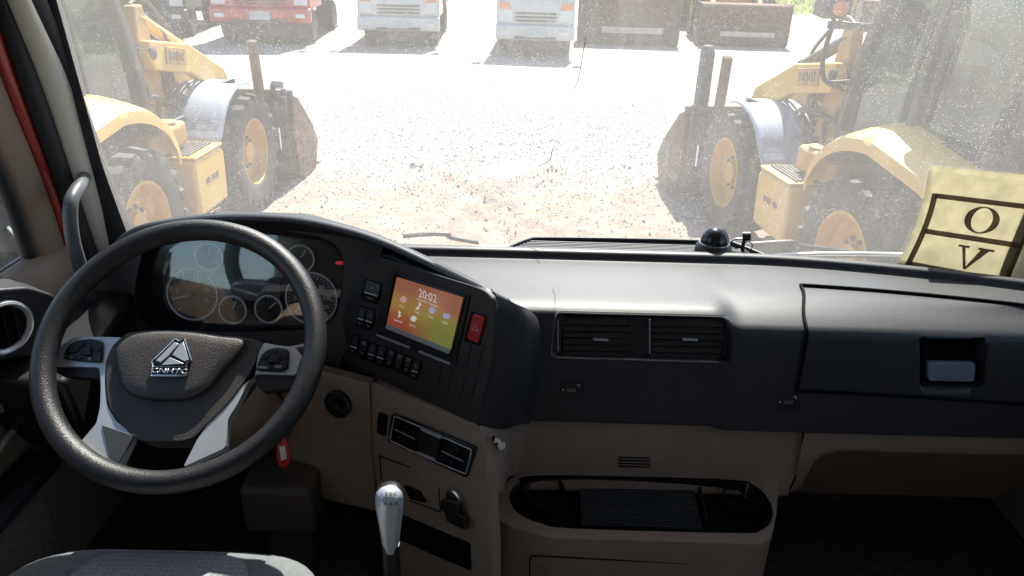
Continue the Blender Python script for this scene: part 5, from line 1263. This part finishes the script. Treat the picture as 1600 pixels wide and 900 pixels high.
obj('gaiter', MB().ringloft(rg), MT['rubber'], GL)

# ------------------------------------------------------------------ driver seat
ST = thing('driver_seat', c(-.50, .45, -1.28), 'grey patterned fabric driver seat cushion behind the steering wheel', 'seat', world=True)
def sup(w, d, e, n=48): return [(math.copysign(abs(math.cos(a)) ** (2 / e), math.cos(a)) * w, math.copysign(abs(math.sin(a)) ** (2 / e), math.sin(a)) * d) for a in [2 * math.pi * k / n for k in range(n)]]
rg = []
for z, k in ((-1.07, .90), (-1.05, .97), (-.98, 1.0), (-.94, .995), (-.915, .97), (-.905, .93), (-.902, .86)):
    rg.append([c(-.535 + x * k, .607 + y * k, z - (.015 if abs(x) < .11 and k < .9 else 0)) for x, y in sup(.27, .31, 5)])
cu_ = obj('cushion', MB().ringloft(rg), MT['seat'], ST, sharp=70)
seatc = bpy.data.materials.new('seat_centre'); seatc.use_nodes = True
sb = seatc.node_tree.nodes['Principled BSDF']; sb.inputs['Roughness'].default_value = .95; sb.inputs['Specular IOR Level'].default_value = .1
vz = seatc.node_tree.nodes.new('ShaderNodeTexVoronoi'); vz.feature = 'DISTANCE_TO_EDGE'; vz.inputs['Scale'].default_value = 110; vz.inputs['Randomness'].default_value = .25
tcn = seatc.node_tree.nodes.new('ShaderNodeTexCoord'); seatc.node_tree.links.new(tcn.outputs['Object'], vz.inputs['Vector'])
rpn = seatc.node_tree.nodes.new('ShaderNodeValToRGB'); rpn.color_ramp.elements[0].color = (.34, .35, .35, 1); rpn.color_ramp.elements[1].color = (.22, .23, .235, 1); rpn.color_ramp.elements[1].position = .14
seatc.node_tree.links.new(vz.outputs['Distance'], rpn.inputs['Fac']); seatc.node_tree.links.new(rpn.outputs['Color'], sb.inputs['Base Color'])
rg = [[c(-.535 + x * k, .607 + y * k, z) for x, y in sup(.15, .29, 6)] for z, k in ((-.92, .98), (-.903, .98), (-.897, .95), (-.896, .9))]
obj('centre_panel', MB().ringloft(rg), seatc, cu_, sharp=70)
rg = []
for t in range(9):
    u = t / 8; z = -.92 + u * .76; w_ = .235 - .05 * u * u; y0 = .20 - .16 * u
    rg.append([c(-.535 + x, y0 + y + .0, z) for x, y in sup(w_, .07 - .015 * u, 4)])
obj('backrest', MB().ringloft(rg), MT['seat'], ST, sharp=70)
m = MB(); m.ringloft([[c(-.535 + x, .06 + y, z) for x, y in sup(w_, .05, 4)] for z, w_ in ((-.10, .11), (-.06, .14), (.04, .14), (.08, .11))]); obj('headrest', m, MT['seat'], ST, sharp=70)
m = MB(); m.tube([c(-.60, .06, -.18), c(-.60, .06, -.06)], .007, 8); m.tube([c(-.47, .06, -.18), c(-.47, .06, -.06)], .007, 8); obj('headrest_rod', m, MT['chrome'], ST)
m = MB(); m.box(-.535, .54, H - 1.14, .40, .46, .18, None, .92); m.box(-.535, .54, H - 1.25, .46, .56, .07); obj('seat_base', m, MT['black'], ST, bevel=.015)
# ------------------------------------------------------------------ pedals, floor mat
FM = obj('floor_mat', MB().box(-.50, 1.12, H - 1.272, .62, .52, .014), MT['carpet'], None, bevel=.005); tag(FM, 'dark floor mat below the pedals', 'floor mat')
for x, w_, lab in ((-.37, .075, 'accelerator pedal'), (-.53, .085, 'brake pedal'), (-.70, .085, 'clutch pedal')):
    t = thing(lab.replace(' ', '_'), c(x, 1.38, -1.28), {'a': 'long ribbed accelerator pedal in the dark footwell', 'b': 'square brake pedal in the middle of the dark footwell', 'c': 'clutch pedal next to the door in the dark footwell'}[lab[0]], 'pedal', world=True)
    m = MB(); m.box(x, 1.32, H - 1.12, w_, .03, .16 if lab[0] == 'a' else .08, Matrix.Rotation(R_(35), 3, 'X')); pd = obj('pad', m, MT['rubber'], t, bevel=.006)
    m = MB(); m.bar(c(x, 1.335, -1.12), c(x, 1.50, -.95), .02, .02); obj('arm', m, MT['grease'], t)

# ------------------------------------------------------------------ things on the dashboard and windscreen
dp = PG.on(1113, 400, -.002)
DM = thing('dome_camera', dp, 'black dome shaped device standing on the demister grille', 'dome camera', world=True)
m = MB(); m.lathe([(0.0000, -0.0045), (0.0403, -0.0045), (0.0426, 0.0000), (0.0420, 0.0090), (0.0398, 0.0112), (0.0398, 0.0134), (0.0381, 0.0246), (0.0319, 0.0319), (0.0308, 0.0336)], 40, dp, (0, 0, 1)); obj('base', m, MT['black'], DM, sharp=35)
m = MB(); m.lathe([(0.0308, 0.0325), (0.0305, 0.0370), (0.0286, 0.0470), (0.0235, 0.0571), (0.0157, 0.0638), (0.0067, 0.0666), (0.0000, 0.0672)], 40, dp, (0, 0, 1)); obj('dome', m, MT['gloss_black'], DM, sharp=60)
obj('ring', MB().tube([dp + Vector((math.cos(a) * .0317, math.sin(a) * .0317, .0323)) for a in [k * math.pi / 20 for k in range(40)]], .0008, 6, closed=True), MT['chrome'], DM)
mp_ = PG.on(1162, 392, .0)
MC = thing('bullet_camera', mp_, 'tiny black bullet camera with curled cable next to the dome device', 'small camera', world=True)
m = MB(); m.tube([mp_ + Vector((-.006, .004, .033)), mp_ + Vector((.010, -.002, .036))], .0105, 16); obj('head', m, MT['black'], MC)
m = MB(); m.tube([mp_ + Vector((-.004, 0, 0)), mp_ + Vector((-.002, .002, .028))], .004, 10); m.lathe([(.010, 0), (.010, .004), (0, .005)], 14, mp_ + Vector((-.004, 0, -.002))); obj('stalk', m, MT['black'], MC)
m = MB(); m.tube([mp_ + Vector((.006 + math.cos(a) * .010, -.004, .012 + math.sin(a) * .011)) for a in [k * math.pi / 10 for k in range(20)]], .0012, 6, closed=True); obj('cable_loop', m, MT['rubber'], MC)
m = MB(); m.tube(cr([mp_ + Vector((-.004, .0, .030)), mp_ + Vector((-.022, .004, .026)), mp_ + Vector((-.03, .006, .018))], 4), .0022, 8); obj('cable', m, MT['silver'], MC)

# paper notice stuck to the windscreen, seen from behind
def ws_px(px, py, off):
    """point of the photo's ray on the windscreen surface"""
    d = ray(px, py); t = 1.4
    for _ in range(30):
        p = CAM + d * t; y = ws_y(p.x, p.z - H) - off; t += (y - p.y) / d.y * .9
    return CAM + d * t
def paper_mat(name, col, tr):
    m = bpy.data.materials.new(name); m.use_nodes = True; nt = m.node_tree; N = nt.nodes; L = nt.links; N.clear()
    o = N.new('ShaderNodeOutputMaterial'); d = N.new('ShaderNodeBsdfDiffuse'); t = N.new('ShaderNodeBsdfTranslucent'); x = N.new('ShaderNodeMixShader'); x.inputs[0].default_value = tr
    tc = N.new('ShaderNodeTexCoord'); nz = N.new('ShaderNodeTexNoise'); nz.inputs['Scale'].default_value = 38; nz.inputs['Detail'].default_value = 8; L.new(tc.outputs['Object'], nz.inputs['Vector'])
    r = N.new('ShaderNodeValToRGB'); r.color_ramp.elements[0].position = .3; r.color_ramp.elements[1].position = .7
    r.color_ramp.elements[0].color = (*[q * .84 for q in col], 1); r.color_ramp.elements[1].color = (*col, 1); L.new(nz.outputs['Fac'], r.inputs['Fac'])
    L.new(r.outputs[0], d.inputs[0]); L.new(r.outputs[0], t.inputs[0]); L.new(d.outputs[0], x.inputs[1]); L.new(t.outputs[0], x.inputs[2]); L.new(x.outputs[0], o.inputs[0]); return m
PAP = paper_mat('notice_paper', (.76, .72, .57), .62); INK = paper_mat('notice_ink', (.42, .36, .26), .6)
NT_ = thing('paper_notice', ws_px(1490, 425, .006), 'yellowed paper notice with letters O and V taped to the windscreen corner', 'notice', world=True)
def npx(u, v):
    """u across, v down the sheet (0..1) -> pixel"""
    a = Vector((1455, 259)).lerp(Vector((1634, 276)), u); b = Vector((1405, 413)).lerp(Vector((1574, 445)), u)
    q = a.lerp(b, v); q.x += 9 * math.sin(math.pi * v) * 1.0 - 3; return q.x, q.y
def npt(u, v, off): x, y = npx(u, v); return ws_px(x, y, .007 + off + .012 * max(0, v - .75) ** 2 * 8)
g_ = MB(); g_.grid([[npt(i / 16, j / 16, 0) for i in range(17)] for j in range(17)]); obj('sheet', g_, PAP, NT_, solid=.0004, sharp=180)
def nline(u0, v0, u1, v1, w, name='frame_line'):
    n = 10; du, dv = u1 - u0, v1 - v0; l = math.hypot(du, dv); nx, ny = -dv / l * w, du / l * w
    obj(name, MB().grid([[npt(u0 + du * k / n + s * nx, v0 + dv * k / n + s * ny, .0012) for s in (-.5, .5)] for k in range(n + 1)]), INK, NT_, solid=.0003)
nline(.09, .29, .985, .29, .048); nline(.09, .645, .985, .645, .048); nline(.09, .975, .985, .975, .05); nline(.09, .27, .09, .995, .05); nline(.985, .27, .985, .995, .05)
def nletter(name, outer, inner=None):
    me_rows = []
    if inner:
        m = MB(); m.grid([[npt(*a, .0014), npt(*b, .0014)] for a, b in zip(outer, inner)])
    else:
        m = MB()
        for poly_ in outer: m.add([npt(u, v, .0014) for u, v in poly_], [tuple(range(len(poly_)))])
    obj(name, m, INK, NT_, solid=.0003)
an = [k * 2 * math.pi / 40 for k in range(41)]
nletter('letter_o', [(.555 + .155 * math.cos(a), .465 + .128 * math.sin(a)) for a in an], [(.555 + .092 * math.cos(a), .465 + .116 * math.sin(a)) for a in an])
nletter('letter_v', [[(.475, .735), (.505, .735), (.585, .905), (.572, .930)], [(.572, .930), (.585, .905), (.645, .735), (.725, .735), (.592, .935)], [(.44, .718), (.54, .718), (.54, .738), (.44, .738)], [(.62, .718), (.765, .718), (.765, .738), (.62, .738)]])

# wipers outside the glass
for k, (arm, blade, lab) in enumerate((([(630, 369), (668, 366), (700, 366), (704, 371), (748, 379)], [(655, 391), (700, 388), (760, 386), (800, 386)], 'windscreen wiper with bent black arm above the centre console'),
                                ([(1165, 382), (1236, 378), (1252, 384), (1300, 390), (1330, 394)], [(1200, 400), (1250, 397), (1330, 396), (1470, 398)], 'windscreen wiper lying beside the paper notice'))):
    W_ = thing('windscreen_wiper', ws_px(*blade[1], -.03), lab, 'wiper', 'wipers at the foot of the windscreen', world=True)
    m = MB(); m.tube(cr([ws_px(x, y, -.055) for x, y in arm], 4), .006, 8); obj('arm', m, MT['black'], W_)
    m = MB(); m.tube(cr([ws_px(x, y, -.035) for x, y in blade], 4), .0045, 8); b_ = obj('blade_frame', m, MT['silver'], W_)
    m = MB(); m.tube(cr([ws_px(x, y + 5, -.022) for x, y in blade], 4), .0035, 6); obj('blade_rubber', m, MT['rubber'], b_)
